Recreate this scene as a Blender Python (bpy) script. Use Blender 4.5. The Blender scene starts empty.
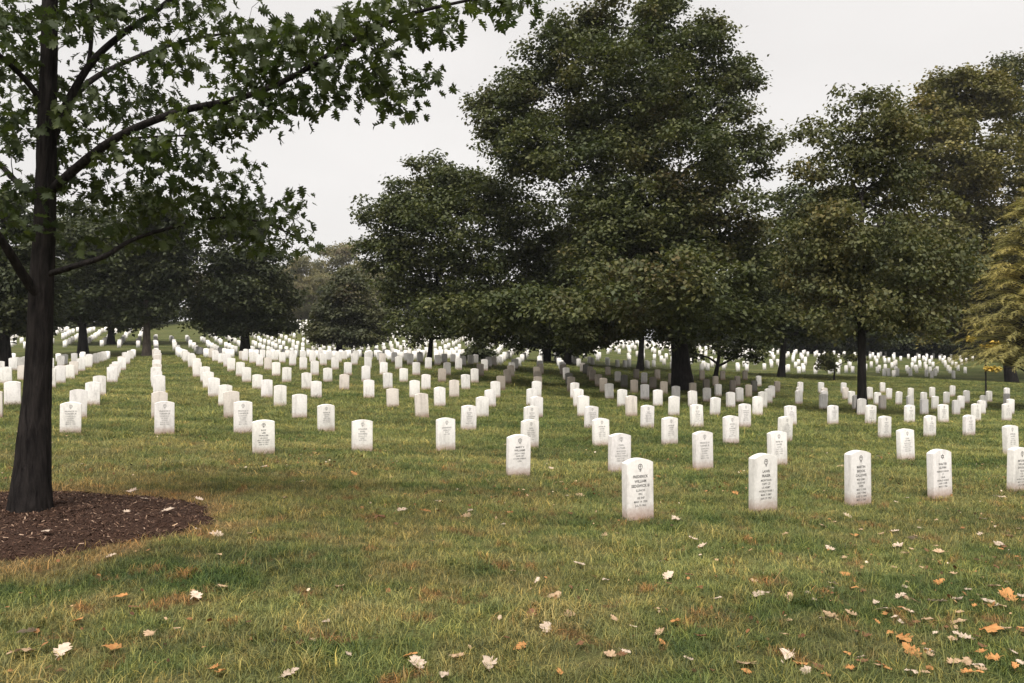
import bpy, bmesh, math, random
import numpy as np
from mathutils import Vector, Matrix, Euler

SEED = 7
rng = np.random.default_rng(SEED)
random.seed(SEED)
R = math.radians
sc = bpy.context.scene
COL = sc.collection
F = 782.5            # focal length in pixels of a 1024 wide frame
EYE = 1.62           # camera height over the lawn right under it


# ------------------------------------------------------------------ helpers
def ray(px, py, d):
    """world point that a pixel of the photograph shows at a given forward distance"""
    return np.array([(px - 512) / F * d, d, EYE - (py - 341.5) / F * d])


def to_px(p):
    return 512 + F * p[0] / p[1], 341.5 - F * (p[2] - EYE) / p[1]


def np_mesh(name, verts, faces_flat, counts, mat=None, smooth=False):
    me = bpy.data.meshes.new(name)
    verts = np.asarray(verts, np.float32).reshape(-1, 3)
    faces_flat = np.asarray(faces_flat, np.int32).ravel()
    counts = np.asarray(counts, np.int32).ravel()
    me.vertices.add(len(verts))
    me.vertices.foreach_set('co', verts.ravel())
    me.loops.add(len(faces_flat))
    me.loops.foreach_set('vertex_index', faces_flat)
    me.polygons.add(len(counts))
    starts = np.concatenate([[0], np.cumsum(counts)[:-1]]).astype(np.int32)
    me.polygons.foreach_set('loop_start', starts)
    me.polygons.foreach_set('loop_total', counts)
    if smooth:
        me.polygons.foreach_set('use_smooth', np.ones(len(counts), bool))
    me.update(calc_edges=True)
    if mat:
        me.materials.append(mat)
    return me


def link(name, me, parent=None, loc=None):
    o = bpy.data.objects.new(name, me)
    COL.objects.link(o)
    if parent is not None:
        o.parent = parent
    if loc is not None:
        o.location = loc
    return o


def tag(o, label=None, cat=None, group=None, kind=None):
    if label: o['label'] = label
    if cat: o['category'] = cat
    if group: o['group'] = group
    if kind: o['kind'] = kind
    return o


def rot_mats(e):
    """euler xyz (N,3) -> (N,3,3)"""
    cx, cy, cz = np.cos(e).T
    sx, sy, sz = np.sin(e).T
    M = np.empty((len(e), 3, 3))
    M[:, 0, 0] = cz * cy; M[:, 0, 1] = cz * sy * sx - sz * cx; M[:, 0, 2] = cz * sy * cx + sz * sx
    M[:, 1, 0] = sz * cy; M[:, 1, 1] = sz * sy * sx + cz * cx; M[:, 1, 2] = sz * sy * cx - cz * sx
    M[:, 2, 0] = -sy; M[:, 2, 1] = cy * sx; M[:, 2, 2] = cy * cx
    return M


def scatter(tv, tf, pos, eul, scl):
    """copies of a small template (tv verts, tf list of faces) -> verts, flat faces, counts"""
    tv = np.asarray(tv, float)
    n = len(pos)
    M = rot_mats(np.asarray(eul))
    scl = np.asarray(scl)
    if scl.ndim == 1: scl = scl[:, None]
    V = (tv[None] * scl[:, None, :])
    V = np.einsum('nij,nkj->nki', M, V) + np.asarray(pos)[:, None, :]
    k = len(tv)
    flat = np.concatenate([np.asarray(f) for f in tf])
    cnt = np.array([len(f) for f in tf])
    FF = (flat[None] + (np.arange(n) * k)[:, None]).ravel()
    return V.reshape(-1, 3), FF, np.tile(cnt, n)


class MB:
    """collects geometry for one mesh"""
    def __init__(s): s.v = []; s.f = []; s.c = []; s.n = 0
    def add(s, v, f, c):
        s.v.append(np.asarray(v, float).reshape(-1, 3)); s.f.append(np.asarray(f) + s.n); s.c.append(np.asarray(c)); s.n += len(s.v[-1])
    def tube(s, pts, rad, sides=7, jit=0.0):
        pts = np.asarray(pts, float); rad = np.asarray(rad, float)
        n = len(pts)
        t = np.gradient(pts, axis=0); t /= np.linalg.norm(t, axis=1)[:, None] + 1e-9
        ref = np.array([0.31, 0.95, 0.05]) if abs(t[0][2]) > .8 else np.array([0, 0, 1.0])
        a = np.cross(t, ref); a /= np.linalg.norm(a, axis=1)[:, None] + 1e-9
        b = np.cross(t, a)
        ang = np.arange(sides) / sides * 2 * math.pi
        rr = rad[:, None] * (1 + jit * rng.uniform(-1, 1, (n, sides)))
        V = pts[:, None] + rr[..., None] * (np.cos(ang)[None, :, None] * a[:, None] + np.sin(ang)[None, :, None] * b[:, None])
        i = np.arange(n - 1)[:, None] * sides; j = np.arange(sides)[None]; k = (j + 1) % sides
        q = np.stack([i + j, i + k, i + sides + k, i + sides + j], -1).reshape(-1)
        f = list(q); c = [4] * ((n - 1) * sides)
        f += list(range((n - 1) * sides, n * sides)); c.append(sides)
        s.add(V.reshape(-1, 3), np.array(f), np.array(c))
    def mesh(s, name, mat=None, smooth=True):
        return np_mesh(name, np.concatenate(s.v), np.concatenate(s.f), np.concatenate(s.c), mat, smooth)


# ------------------------------------------------------------------ node material helper
class NT:
    def __init__(s, name):
        s.m = bpy.data.materials.new(name); s.m.use_nodes = True
        s.t = s.m.node_tree; s.t.nodes.clear()
        s.out = s.t.nodes.new('ShaderNodeOutputMaterial')
    def n(s, typ, **kw):
        nd = s.t.nodes.new(typ)
        ins = kw.pop('ins', {})
        for k, v in kw.items(): setattr(nd, k, v)
        for k, v in ins.items():
            if isinstance(v, bpy.types.NodeSocket): s.t.links.new(v, nd.inputs[k])
            else: nd.inputs[k].default_value = v
        return nd
    def ramp(s, fac, stops, interp='LINEAR'):
        r = s.n('ShaderNodeValToRGB'); s.t.links.new(fac, r.inputs[0])
        cr = r.color_ramp; cr.interpolation = interp
        while len(cr.elements) < len(stops): cr.elements.new(.5)
        for e, (p, c) in zip(cr.elements, stops):
            e.position = p; e.color = (c[0], c[1], c[2], 1) if hasattr(c, '__len__') else (c, c, c, 1)
        return r.outputs[0]
    def noise(s, vec, scale, detail=3, rough=.55, dist=0):
        return s.n('ShaderNodeTexNoise', ins={'Vector': vec, 'Scale': scale, 'Detail': detail, 'Roughness': rough, 'Distortion': dist}).outputs[0]
    def mapping(s, vec, scale=(1, 1, 1), rot=(0, 0, 0)):
        return s.n('ShaderNodeMapping', ins={'Vector': vec, 'Scale': scale, 'Rotation': rot}).outputs[0]
    def mix(s, fac, a, b, mode='MIX'):
        m = s.n('ShaderNodeMix', data_type='RGBA', blend_type=mode)
        for k, v in ((0, fac), (6, a), (7, b)):
            if isinstance(v, bpy.types.NodeSocket): s.t.links.new(v, m.inputs[k])
            else: m.inputs[k].default_value = (v if k == 0 else (v[0], v[1], v[2], 1))
        return m.outputs[2]
    def math(s, op, a, b=0.0):
        m = s.n('ShaderNodeMath', operation=op)
        for k, v in ((0, a), (1, b)):
            if isinstance(v, bpy.types.NodeSocket): s.t.links.new(v, m.inputs[k])
            else: m.inputs[k].default_value = v
        return m.outputs[0]
    def bsdf(s, color, rough=.8, spec=.3, normal=None, trans=0.0, trans_col=None):
        b = s.n('ShaderNodeBsdfPrincipled')
        for k, v in (('Base Color', color), ('Roughness', rough), ('Specular IOR Level', spec)):
            if isinstance(v, bpy.types.NodeSocket): s.t.links.new(v, b.inputs[k])
            else: b.inputs[k].default_value = (v[0], v[1], v[2], 1) if k == 'Base Color' else v
        if normal is not None: s.t.links.new(normal, b.inputs['Normal'])
        o = b.outputs[0]
        if trans:
            tr = s.n('ShaderNodeBsdfTranslucent')
            tc = trans_col if trans_col is not None else color
            if isinstance(tc, bpy.types.NodeSocket): s.t.links.new(tc, tr.inputs[0])
            else: tr.inputs[0].default_value = (tc[0], tc[1], tc[2], 1)
            mx = s.n('ShaderNodeMixShader', ins={0: trans, 1: o, 2: tr.outputs[0]})
            o = mx.outputs[0]
        s.t.links.new(o, s.out.inputs[0])
        return s.m
    def bump(s, h, strength=.5, dist=.02):
        return s.n('ShaderNodeBump', ins={'Height': h, 'Strength': strength, 'Distance': dist}).outputs[0]
    def pos(s): return s.n('ShaderNodeNewGeometry').outputs['Position']
    def island(s): return s.n('ShaderNodeNewGeometry').outputs['Random Per Island']
    def objco(s): return s.n('ShaderNodeTexCoord').outputs['Object']


def leaf_mat(name, dark, mid, light, rust=None, rust_amt=0.0, clump=.9, trans=.25, rough=.6):
    t = NT(name)
    isl = t.island(); pos = t.pos()
    dark = (dark[0] * .9, dark[1], dark[2] * 1.35)
    mx_ = tuple(.62 * m + .38 * l for m, l in zip(mid, light))
    base = t.ramp(isl, [(0, mid), (.55, mx_), (.93, tuple(.45 * m + .55 * l for m, l in zip(mid, light))), (1, light)])
    cl = t.noise(pos, clump, 3, .6)
    tint = t.ramp(cl, [(.3, (.66, .75, .80)), (.7, (1.3, 1.22, 1.0))])
    col = t.mix(1.0, base, tint, 'MULTIPLY')
    if rust is not None:
        rn = t.noise(pos, clump * .55, 2, .6)
        rm = t.ramp(rn, [(.5, 0), (.72, 1)])
        k = t.math('MULTIPLY', rm, rust_amt)
        k2 = t.math('MULTIPLY', k, t.ramp(t.math('FRACT', t.math('MULTIPLY', isl, 7.31)), [(.3, 0.15), (.7, 1)]))
        col = t.mix(k2, col, rust)
    tc = t.mix(1.0, col, (1.15, 1.25, .65), 'MULTIPLY')
    return t.bsdf(col, rough, .22, None, trans, tc)


def bark_mat(name, a, b, scale=14):
    t = NT(name)
    oc = t.mapping(t.pos(), (1, 1, .16))
    n1 = t.noise(oc, scale, 6, .65, .4)
    n2 = t.noise(t.pos(), 1.6, 3)
    col = t.ramp(n1, [(.33, a), (.68, b)])
    col = t.mix(1.0, col, t.ramp(n2, [(.3, .7), (.7, 1.25)]), 'MULTIPLY')
    return t.bsdf(col, .95, .04, t.bump(n1, 1.0, .04))


# ------------------------------------------------------------------ terrain
CTRL = [(1.39,8.2,-1.851),(2.78,8.83,-1.907),(4.17,9.47,-1.961),(5.55,10.1,-2.014),(6.94,10.73,-2.065),(0.15,10.93,-1.878),(1.53,11.56,-1.934),
(2.92,12.19,-1.989),(4.31,12.83,-2.042),(7.08,14.09,-2.143),(-3.87,12.39,-1.774),(-2.48,13.02,-1.832),(-1.1,13.66,-1.89),(0.29,14.29,-1.946),
(1.67,14.92,-2.0),(3.06,15.56,-2.053),(4.45,16.19,-2.105),(5.83,16.82,-2.156),(8.61,18.09,-2.252),(9.99,18.72,-2.298),(11.38,19.35,-2.343),
(-7.89,13.86,-1.646),(-6.5,14.49,-1.708),(-5.12,15.12,-1.768),(-3.73,15.75,-1.827),(-0.96,17.02,-1.941),(1.82,18.29,-2.049),(4.59,19.55,-2.152),
(7.36,20.82,-2.249),(10.13,22.08,-2.34),(12.91,23.35,-2.426),(15.68,24.62,-2.506),(-9.14,16.58,-1.625),(-6.36,17.85,-1.747),(-4.98,18.48,-1.807),
(-2.2,19.75,-1.921),(4.73,22.91,-2.182),(7.5,24.18,-2.277),(-10.38,19.31,-1.587),(-7.61,20.58,-1.71),(-6.22,21.21,-1.77),(-3.45,22.48,-1.885),
(-11.63,22.04,-1.534),(-8.85,23.31,-1.657),(-6.08,24.57,-1.775),(-12.87,24.77,-1.464),(-10.1,26.04,-1.588),(-8.71,26.67,-1.648),(-11.35,28.77,-1.503)]
FAR = [(12,381,29),(130,358,55),(147,356,58),(40,345,75),(40,333,95),(60,329,120),
(190,364,40),(190,358.5,48),(190,355,57),(185,350,68),(190,342,82),(182,334,100),(190,328,125),
(250,364,40),(250,360,47),(250,358,55),(250,355.5,63),(252,349,75),(270,343,88),(300,334,100),(308,328,122),(295,320,148),
(345,364,41),(345,360,50),(345,358,60),(345,355.5,70),(332,345,86),
(440,365,42),(440,361,52),(440,357.5,62),(450,350,78),(460,340,95),(440,331,115),(520,366,52),
(545,362,60),(560,346,100),(620,374,50),(620,366,65),(620,348,95),(683,390,38),(740,378,48),(760,369,68),(740,353,95),(862,414,27.5),(900,396,42),
(900,376,65),(900,359,95),(965,366,85),(1000,358,105),(1015,386,45),(1100,390,50),(-80,345,75),(-80,372,45),(1120,362,105),(-80,330,120),(500,335,135),(800,350,130)]
_pts = [(x, y, z + EYE) for x, y, z in CTRL] + [tuple(ray(*f)) for f in FAR]
_pts += [(0, 3, -.03), (-5, 3, .02), (5, 3, -.06), (-4.7, 7.4, -.03), (-2.8, 7.3, -.06), (0, 0, 0), (-8, 0, .05), (8, 0, -.1), (0, -12, .1),
         (-12, 8, .12), (14, 8, -.35), (-30, -10, .4), (30, -10, -.6), (-40, 20, .9), (40, 20, -1.3)]
_P = np.array(_pts, float)


def _kern(r2): return .5 * r2 * np.log(r2 + 1e-9)


def _fit_tps():
    x = _P[:, :2] / 20.0
    n = len(x)
    d2 = ((x[:, None] - x[None]) ** 2).sum(-1)
    K = _kern(d2) + np.eye(n) * .004
    A = np.zeros((n + 3, n + 3)); A[:n, :n] = K
    A[:n, n] = 1; A[:n, n + 1:] = x; A[n:, :n] = A[:n, n:].T
    return x, np.linalg.solve(A, np.concatenate([_P[:, 2], [0, 0, 0]]))


_TX, _TW = _fit_tps()


def ground_z(x, y):
    x = np.clip(np.atleast_1d(np.asarray(x, float)), -95, 95) / 20; y = np.clip(np.atleast_1d(np.asarray(y, float)), -14, 150) / 20
    sh = x.shape
    x = x.ravel(); y = y.ravel()
    out = np.empty(len(x))
    n = len(_TX)
    for a in range(0, len(x), 20000):
        xx = x[a:a + 20000]; yy = y[a:a + 20000]
        d2 = (xx[:, None] - _TX[None, :, 0]) ** 2 + (yy[:, None] - _TX[None, :, 1]) ** 2
        out[a:a + 20000] = _kern(d2) @ _TW[:n] + _TW[n] + _TW[n + 1] * xx + _TW[n + 2] * yy
    return out.reshape(sh)


def gz(x, y): return float(ground_z(x, y)[0])


def hit(px, py):
    """where the sight line through a pixel meets the lawn"""
    d = np.concatenate([np.arange(3, 40, .05), np.arange(40, 140, .25)])
    x = (px - 512) / F * d; z = EYE - (py - 341.5) / F * d
    below = np.nonzero(z <= ground_z(x, d))[0]
    i = below[0] if len(below) else len(d) - 1
    return x[i], d[i]


MULCH_C = np.array([-4.66, 7.08]); MULCH_R = np.array([1.86, 1.46])


def mulch_edge(a):
    return 1 + .035 * np.sin(3 * a + .7) + .025 * np.sin(7 * a + 2) + .015 * np.sin(13 * a)


def in_mulch(x, y, grow=0.0):
    dx = (np.asarray(x) - MULCH_C[0]) / MULCH_R[0]; dy = (np.asarray(y) - MULCH_C[1]) / MULCH_R[1]
    return np.hypot(dx, dy) < mulch_edge(np.arctan2(dy, dx)) + grow


# lawn colour is shared by the soil sheet and by the blades so that they agree at any distance
def lawn_color(t, gain=1.0):
    gain *= 1.27
    pos = t.pos()
    flat = t.mapping(pos, (1, 1, 0))
    stripe = t.noise(t.mapping(pos, (.17, 1.0, 0), (0, 0, R(-4))), .95, 5, .62, .7)
    big = t.noise(flat, .28, 3, .55, .3)
    mid = t.noise(flat, 1.7, 4, .6, .4)
    col = t.ramp(stripe, [(.36, (.036 * gain, .058 * gain, .016 * gain)), (.5, (.080 * gain, .099 * gain, .029 * gain)), (.63, (.148 * gain, .156 * gain, .055 * gain))])
    # dry, straw-coloured patches, most of them on the near part of the lawn
    sep = t.n('ShaderNodeSeparateXYZ', ins={0: pos})
    near = t.n('ShaderNodeMapRange', ins={0: sep.outputs[1], 1: 9.5, 2: 15.0, 3: 1.0, 4: .42}).outputs[0]
    west = t.n('ShaderNodeMapRange', ins={0: sep.outputs[0], 1: -3.5, 2: 4.0, 3: 1.0, 4: .62}).outputs[0]
    dry = t.ramp(t.math('ADD', t.math('MULTIPLY', mid, .55), t.math('MULTIPLY', big, .45)), [(.43, 0), (.60, 1)])
    dry = t.math('MULTIPLY', t.math('MULTIPLY', dry, near), west)
    col = t.mix(t.math('MULTIPLY', dry, .62), col, (.200 * gain, .148 * gain, .068 * gain))
    rust = t.ramp(t.noise(flat, 2.6, 4, .65, .5), [(.57, 0), (.66, 1)])
    col = t.mix(t.math('MULTIPLY', t.math('MULTIPLY', rust, near), .75), col, (.165 * gain, .082 * gain, .036 * gain))
    # scorched ring around the mulch bed
    d = t.n('ShaderNodeVectorMath', operation='LENGTH', ins={0: t.n('ShaderNodeVectorMath', operation='MULTIPLY', ins={0: t.n('ShaderNodeVectorMath', operation='SUBTRACT', ins={0: pos, 1: (MULCH_C[0], MULCH_C[1], 0)}).outputs[0], 1: (1 / MULCH_R[0], 1 / MULCH_R[1], 0)}).outputs[0]}).outputs['Value']
    ring = t.ramp(t.math('MULTIPLY', d, .4), [(.40, 1), (.60, 0)])
    ring = t.math('MULTIPLY', ring, t.ramp(mid, [(.35, .25), (.6, 1)]))
    col = t.mix(t.math('MULTIPLY', ring, .85), col, (.205 * gain, .132 * gain, .062 * gain))
    return col


def build_ground():
    def axis(lim, fine, step, grow):
        a = [0.0]; s = step
        while a[-1] < lim:
            if a[-1] > fine: s *= grow
            a.append(a[-1] + s)
        return np.array(a)
    ax = axis(900, 12, .3, 1.06); xs = np.concatenate([-ax[:0:-1], ax])
    ay = axis(1400, 26, .3, 1.045); by = axis(200, 3, .5, 1.2); ys = np.concatenate([-by[:0:-1], ay])
    X, Y = np.meshgrid(xs, ys)
    Z = ground_z(X, Y)
    nr = np.hypot(X, Y) < 40
    Z = Z + nr * (.012 * np.sin(X * 1.9 + .6 * Y) * np.sin(Y * 1.5 - .4 * X))
    n, m = X.shape
    i = np.arange(n - 1)[:, None] * m; j = np.arange(m - 1)[None]
    q = np.stack([i + j, i + j + 1, i + m + j + 1, i + m + j], -1).reshape(-1)
    t = NT('lawn_soil')
    col = lawn_color(t, .62)
    fine = t.noise(t.mapping(t.pos(), (1, 1, .3)), 55, 4, .7)
    med = t.noise(t.mapping(t.pos(), (.6, 1.4, .3)), 9, 4, .7)
    col = t.mix(1.0, col, t.ramp(fine, [(.32, .35), (.68, 1.45)]), 'MULTIPLY')
    col = t.mix(1.0, col, t.ramp(med, [(.3, .72), (.7, 1.25)]), 'MULTIPLY')
    mat = t.bsdf(col, .95, .1, t.bump(fine, .8, .03))
    o = link('ground', np_mesh('ground', np.stack([X, Y, Z], -1), q, np.full(len(q) // 4, 4), mat, True))
    tag(o, 'mown green lawn rolling up to a hill on the left', None, None, 'structure')


def build_mulch():
    """a low mound of dark shredded bark with a trimmed edge"""
    mb = MB()
    na, nr = 120, 26
    a = np.arange(na) / na * 2 * math.pi
    e = mulch_edge(a)
    rr = np.linspace(0, 1, nr)
    V = []
    for k, r in enumerate(rr):
        x = MULCH_C[0] + MULCH_R[0] * e * r * np.cos(a); y = MULCH_C[1] + MULCH_R[1] * e * r * np.sin(a)
        h = .075 * (1 - r ** 4) + .02 + rng.uniform(-.012, .012, na) - (.05 if k == nr - 1 else 0)
        V.append(np.stack([x, y, ground_z(x, y) + h], -1))
    V = np.concatenate(V)
    i = np.arange(nr - 1)[:, None] * na; j = np.arange(na)[None]; kk = (j + 1) % na
    q = np.stack([i + j, i + na + j, i + na + kk, i + kk], -1).reshape(-1)
    mb.add(V, q, np.full(len(q) // 4, 4))
    t = NT('shredded_bark')
    n1 = t.noise(t.pos(), 60, 5, .7)
    isl = t.island()
    col = t.ramp(n1, [(.3, (.022, .012, .008)), (.6, (.060, .033, .023)), (.8, (.105, .062, .042))])
    m1 = t.bsdf(col, .95, .1, t.bump(n1, 1, .03))
    o = link('mulch_bed', mb.mesh('mulch_bed', m1))
    tag(o, 'dark bark mulch bed ringing the foreground tree', None, None, 'structure')
    # loose chips on top
    n = 11000
    ang = rng.uniform(0, 2 * math.pi, n); r = np.sqrt(rng.uniform(0, 1, n)) * 1.0
    e = mulch_edge(ang)
    x = MULCH_C[0] + MULCH_R[0] * e * r * np.cos(ang); y = MULCH_C[1] + MULCH_R[1] * e * r * np.sin(ang)
    z = ground_z(x, y) + .075 * (1 - r ** 4) + .03
    tv = [(-.5, -.12, 0), (.5, -.1, .05), (.45, .12, .02), (-.45, .14, .06)]
    v, f, c = scatter(tv, [(0, 1, 2, 3)], np.stack([x, y, z], -1),
                      np.stack([rng.normal(0, .4, n), rng.normal(0, .4, n), rng.uniform(0, 6.3, n)], -1), rng.uniform(.012, .042, n))
    t = NT('bark_chips')
    col = t.ramp(t.island(), [(0, (.026, .015, .010)), (.6, (.064, .035, .024)), (.92, (.125, .074, .048)), (1, (.32, .22, .155))])
    m2 = t.bsdf(col, .9, .15)
    o = link('bark_chips', np_mesh('bark_chips', v, f, c, m2))
    tag(o, 'loose dark bark chips covering the mulch bed', None, None, 'stuff')


# ------------------------------------------------------------------ grass
def tuft_mesh(name, blades, radius, hmin, hmax, wid, mat, lean=.55):
    V = []; Fc = []; C = []; n = 0
    for _ in range(blades):
        a = random.uniform(0, 6.283); r = radius * math.sqrt(random.random())
        bx, by = r * math.cos(a), r * math.sin(a)
        h = random.uniform(hmin, hmax); w = wid * random.uniform(.6, 1.3)
        d = random.uniform(0, 6.283); l = h * random.uniform(.05, lean * 2)
        dx, dy = math.cos(d), math.sin(d); sx, sy = -dy * w, dx * w
        V += [(bx - sx, by - sy, -.01), (bx + sx, by + sy, -.01),
              (bx + dx * l * .35 + sx * .8, by + dy * l * .35 + sy * .8, h * .6), (bx + dx * l * .35 - sx * .8, by + dy * l * .35 - sy * .8, h * .6),
              (bx + dx * l, by + dy * l, h * random.uniform(.75, 1))]
        Fc += [n, n + 1, n + 2, n + 3, n + 3, n + 2, n + 4]; C += [4, 3]; n += 5
    return np_mesh(name, V, Fc, C, mat)


def build_grass():
    t = NT('grass_blades')
    col = lawn_color(t, 1.18)
    isl = t.island()
    var = t.ramp(isl, [(0, (.26, .34, .42)), (.45, (.85, .95, .9)), (.78, (1.35, 1.28, 1.15)), (.92, (1.7, 1.55, 1.35)), (1, (2.7, 2.2, 2.0))])
    col = t.mix(1.0, col, var, 'MULTIPLY')
    inst = t.n('ShaderNodeObjectInfo').outputs['Random']
    col = t.mix(1.0, col, t.ramp(inst, [(0, (.58, .66, .7)), (.6, (1.0, 1, 1)), (.9, (1.35, 1.25, 1.1)), (1, (1.7, 1.4, 1.15))]), 'MULTIPLY')
    mat = t.bsdf(col, .6, .25, None, .3, col)
    src = bpy.data.collections.new('grass_sources')
    for k in range(5):
        o = bpy.data.objects.new('grass_tuft', tuft_mesh('grass_tuft', 28, .08, .016, .062, .0017, mat, 1.1)); src.objects.link(o)
    # points: dense near the camera, sparser and larger far away
    P = []; S = []
    def band(y0, y1, dens, s0, s1, marg=1.12):
        area = 0.5 * (y1 ** 2 - y0 ** 2) * 1.309 * marg
        n = int(area * dens)
        y = np.sqrt(rng.uniform(y0 ** 2, y1 ** 2, n)); x = rng.uniform(-.5, .5, n) * 1.309 * marg * y
        P.append(np.stack([x, y], -1)); S.append(rng.uniform(s0, s1, n))
    band(2.6, 6, 380, .5, 1.1)
    band(6, 10, 280, .55, 1.15)
    band(10, 17, 140, .75, 1.25)
    band(17, 30, 62, .9, 1.4)
    band(30, 60, 20, 1.0, 1.6)
    P = np.concatenate(P); S = np.concatenate(S)
    # tall clumps here and there
    cl = (np.sin(P[:, 0] * 2.3 + 1.3 * np.sin(P[:, 1] * 1.7)) * np.sin(P[:, 1] * 2.9 + P[:, 0]) > .72)
    S = np.where(cl, S * 1.35, S)
    keep = ~in_mulch(P[:, 0], P[:, 1], rng.uniform(-.055, .02, len(P)))
    P, S = P[keep], S[keep]
    n = len(P)
    Z = ground_z(P[:, 0], P[:, 1])
    Z += .012 * np.sin(P[:, 0] * 1.9 + .6 * P[:, 1]) * np.sin(P[:, 1] * 1.5 - .4 * P[:, 0])
    me = bpy.data.meshes.new('lawn_grass')
    me.vertices.add(n); me.vertices.foreach_set('co', np.stack([P[:, 0], P[:, 1], Z], -1).astype(np.float32).ravel())
    a = me.attributes.new('rot', 'FLOAT_VECTOR', 'POINT')
    a.data.foreach_set('vector', np.stack([rng.normal(0, .15, n), rng.normal(0, .15, n), rng.uniform(0, 6.283, n)], -1).astype(np.float32).ravel())
    a = me.attributes.new('scl', 'FLOAT_VECTOR', 'POINT')
    sw = np.where(P[:, 1] > 17, 1.8, np.where(P[:, 1] > 10, 1.35, 1.0))
    a.data.foreach_set('vector', np.stack([S * sw, S * sw, S], -1).astype(np.float32).ravel())
    me.update()
    o = link('lawn_grass', me)
    tag(o, 'short green and straw coloured lawn grass', None, None, 'stuff')
    me.materials.append(mat)
    ng = bpy.data.node_groups.new('grass_scatter', 'GeometryNodeTree')
    ng.interface.new_socket('Geometry', in_out='INPUT', socket_type='NodeSocketGeometry')
    ng.interface.new_socket('Geometry', in_out='OUTPUT', socket_type='NodeSocketGeometry')
    gi = ng.nodes.new('NodeGroupInput'); go = ng.nodes.new('NodeGroupOutput')
    ip = ng.nodes.new('GeometryNodeInstanceOnPoints'); ci = ng.nodes.new('GeometryNodeCollectionInfo')
    ci.inputs['Collection'].default_value = src
    ci.inputs['Separate Children'].default_value = True; ci.inputs['Reset Children'].default_value = True
    na = ng.nodes.new('GeometryNodeInputNamedAttribute'); na.data_type = 'FLOAT_VECTOR'; na.inputs['Name'].default_value = 'rot'
    nb = ng.nodes.new('GeometryNodeInputNamedAttribute'); nb.data_type = 'FLOAT_VECTOR'; nb.inputs['Name'].default_value = 'scl'
    L = ng.links.new
    L(gi.outputs[0], ip.inputs['Points']); L(ci.outputs[0], ip.inputs['Instance']); ip.inputs['Pick Instance'].default_value = True
    L(na.outputs['Attribute'], ip.inputs['Rotation']); L(nb.outputs['Attribute'], ip.inputs['Scale'])
    L(ip.outputs[0], go.inputs[0])
    md = o.modifiers.new('grass_scatter', 'NODES'); md.node_group = ng


# ------------------------------------------------------------------ headstones
ANG = 0.4283; RA, RB = 1.524, 3.0; OX, OY = 1.394, 8.2
SW, ST, SH = .33, .10, .60


def lattice(c, r):
    ca, sa = math.cos(ANG), math.sin(ANG)
    return OX + c * RA * ca - (r - 1) * RB * sa, OY + c * RA * sa + (r - 1) * RB * ca


# what the photograph shows of the nearest rows: column, row, x of the stone, foot, top
SEEN = [(0,1,638,520,459),(1,1,763,514,455),(2,1,858,507,452),(3,1,940,498,449),(4,1,1018,491,446),
(0,2,518,476,434),(1,2,619.4,471.6,432.2),(2,2,703,470,431),(3,2,777.5,466,430.5),(5,2,906,460,428),(7,2,1011,456,425.7),
(-2,3,263.6,454.6,420),(-1,3,362,449.8,418.6),(0,3,445.7,451.7,418.6),(1,3,529.5,447.6,418.5),(2,3,601,446,417.3),(3,3,669.6,445,416.5),(4,3,731,445,416.2),
(5,3,784.7,440.8,415.2),(7,3,884.5,437,414.2),(8,3,929.6,436,413.8),(9,3,968.9,435,413.8),
(-4,4,70.6,431,399),(-3,4,164.4,434.6,401.3),(-2,4,243,435.6,402.3),(-1,4,326,430.8,402.8),(1,4,468.3,429.7,404),(2,4,531,428.5,404.5),(3,4,591,427.7,404.6),
(4,4,647,427.5,404),(5,4,697,428,404),(6,4,744.7,428,404),(7,4,790.7,424.4,404),(8,4,832.8,424,404),(9,4,870.5,423.6,404),(10,4,909.5,423,404),
(11,4,943.3,423,404),(12,4,976,422.4,403.5),(13,4,1006.7,421.6,403.5)]
MISSING = {(0, 5), (0, 6), (9, 5), (10, 5), (11, 6), (12, 5)}


def stone_mesh(name, w, t, h, mat, sag=.032, deep=.18):
    bm = bmesh.new()
    prof = [(-w / 2, -deep), (w / 2, -deep)]
    for k in range(13):
        u = 1 - 2 * k / 12
        prof.append((w / 2 * u, h - sag * u * u))
    vs = [bm.verts.new((x, -t / 2, z)) for x, z in prof]
    f = bm.faces.new(vs)
    ext = bmesh.ops.extrude_face_region(bm, geom=[f])
    bmesh.ops.translate(bm, verts=[g for g in ext['geom'] if isinstance(g, bmesh.types.BMVert)], vec=(0, t, 0))
    bmesh.ops.recalc_face_normals(bm, faces=bm.faces[:])
    ed = []
    for e in bm.edges:
        if len(e.link_faces) == 2 and e.calc_face_angle(0) > .5: ed.append(e)
    bmesh.ops.bevel(bm, geom=ed, offset=.0065, segments=2, profile=.6, affect='EDGES')
    me = bpy.data.meshes.new(name); bm.to_mesh(me); bm.free()
    me.materials.append(mat)
    for p in me.polygons: p.use_smooth = True
    me.set_sharp_from_angle(angle=.6)
    return me


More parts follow.
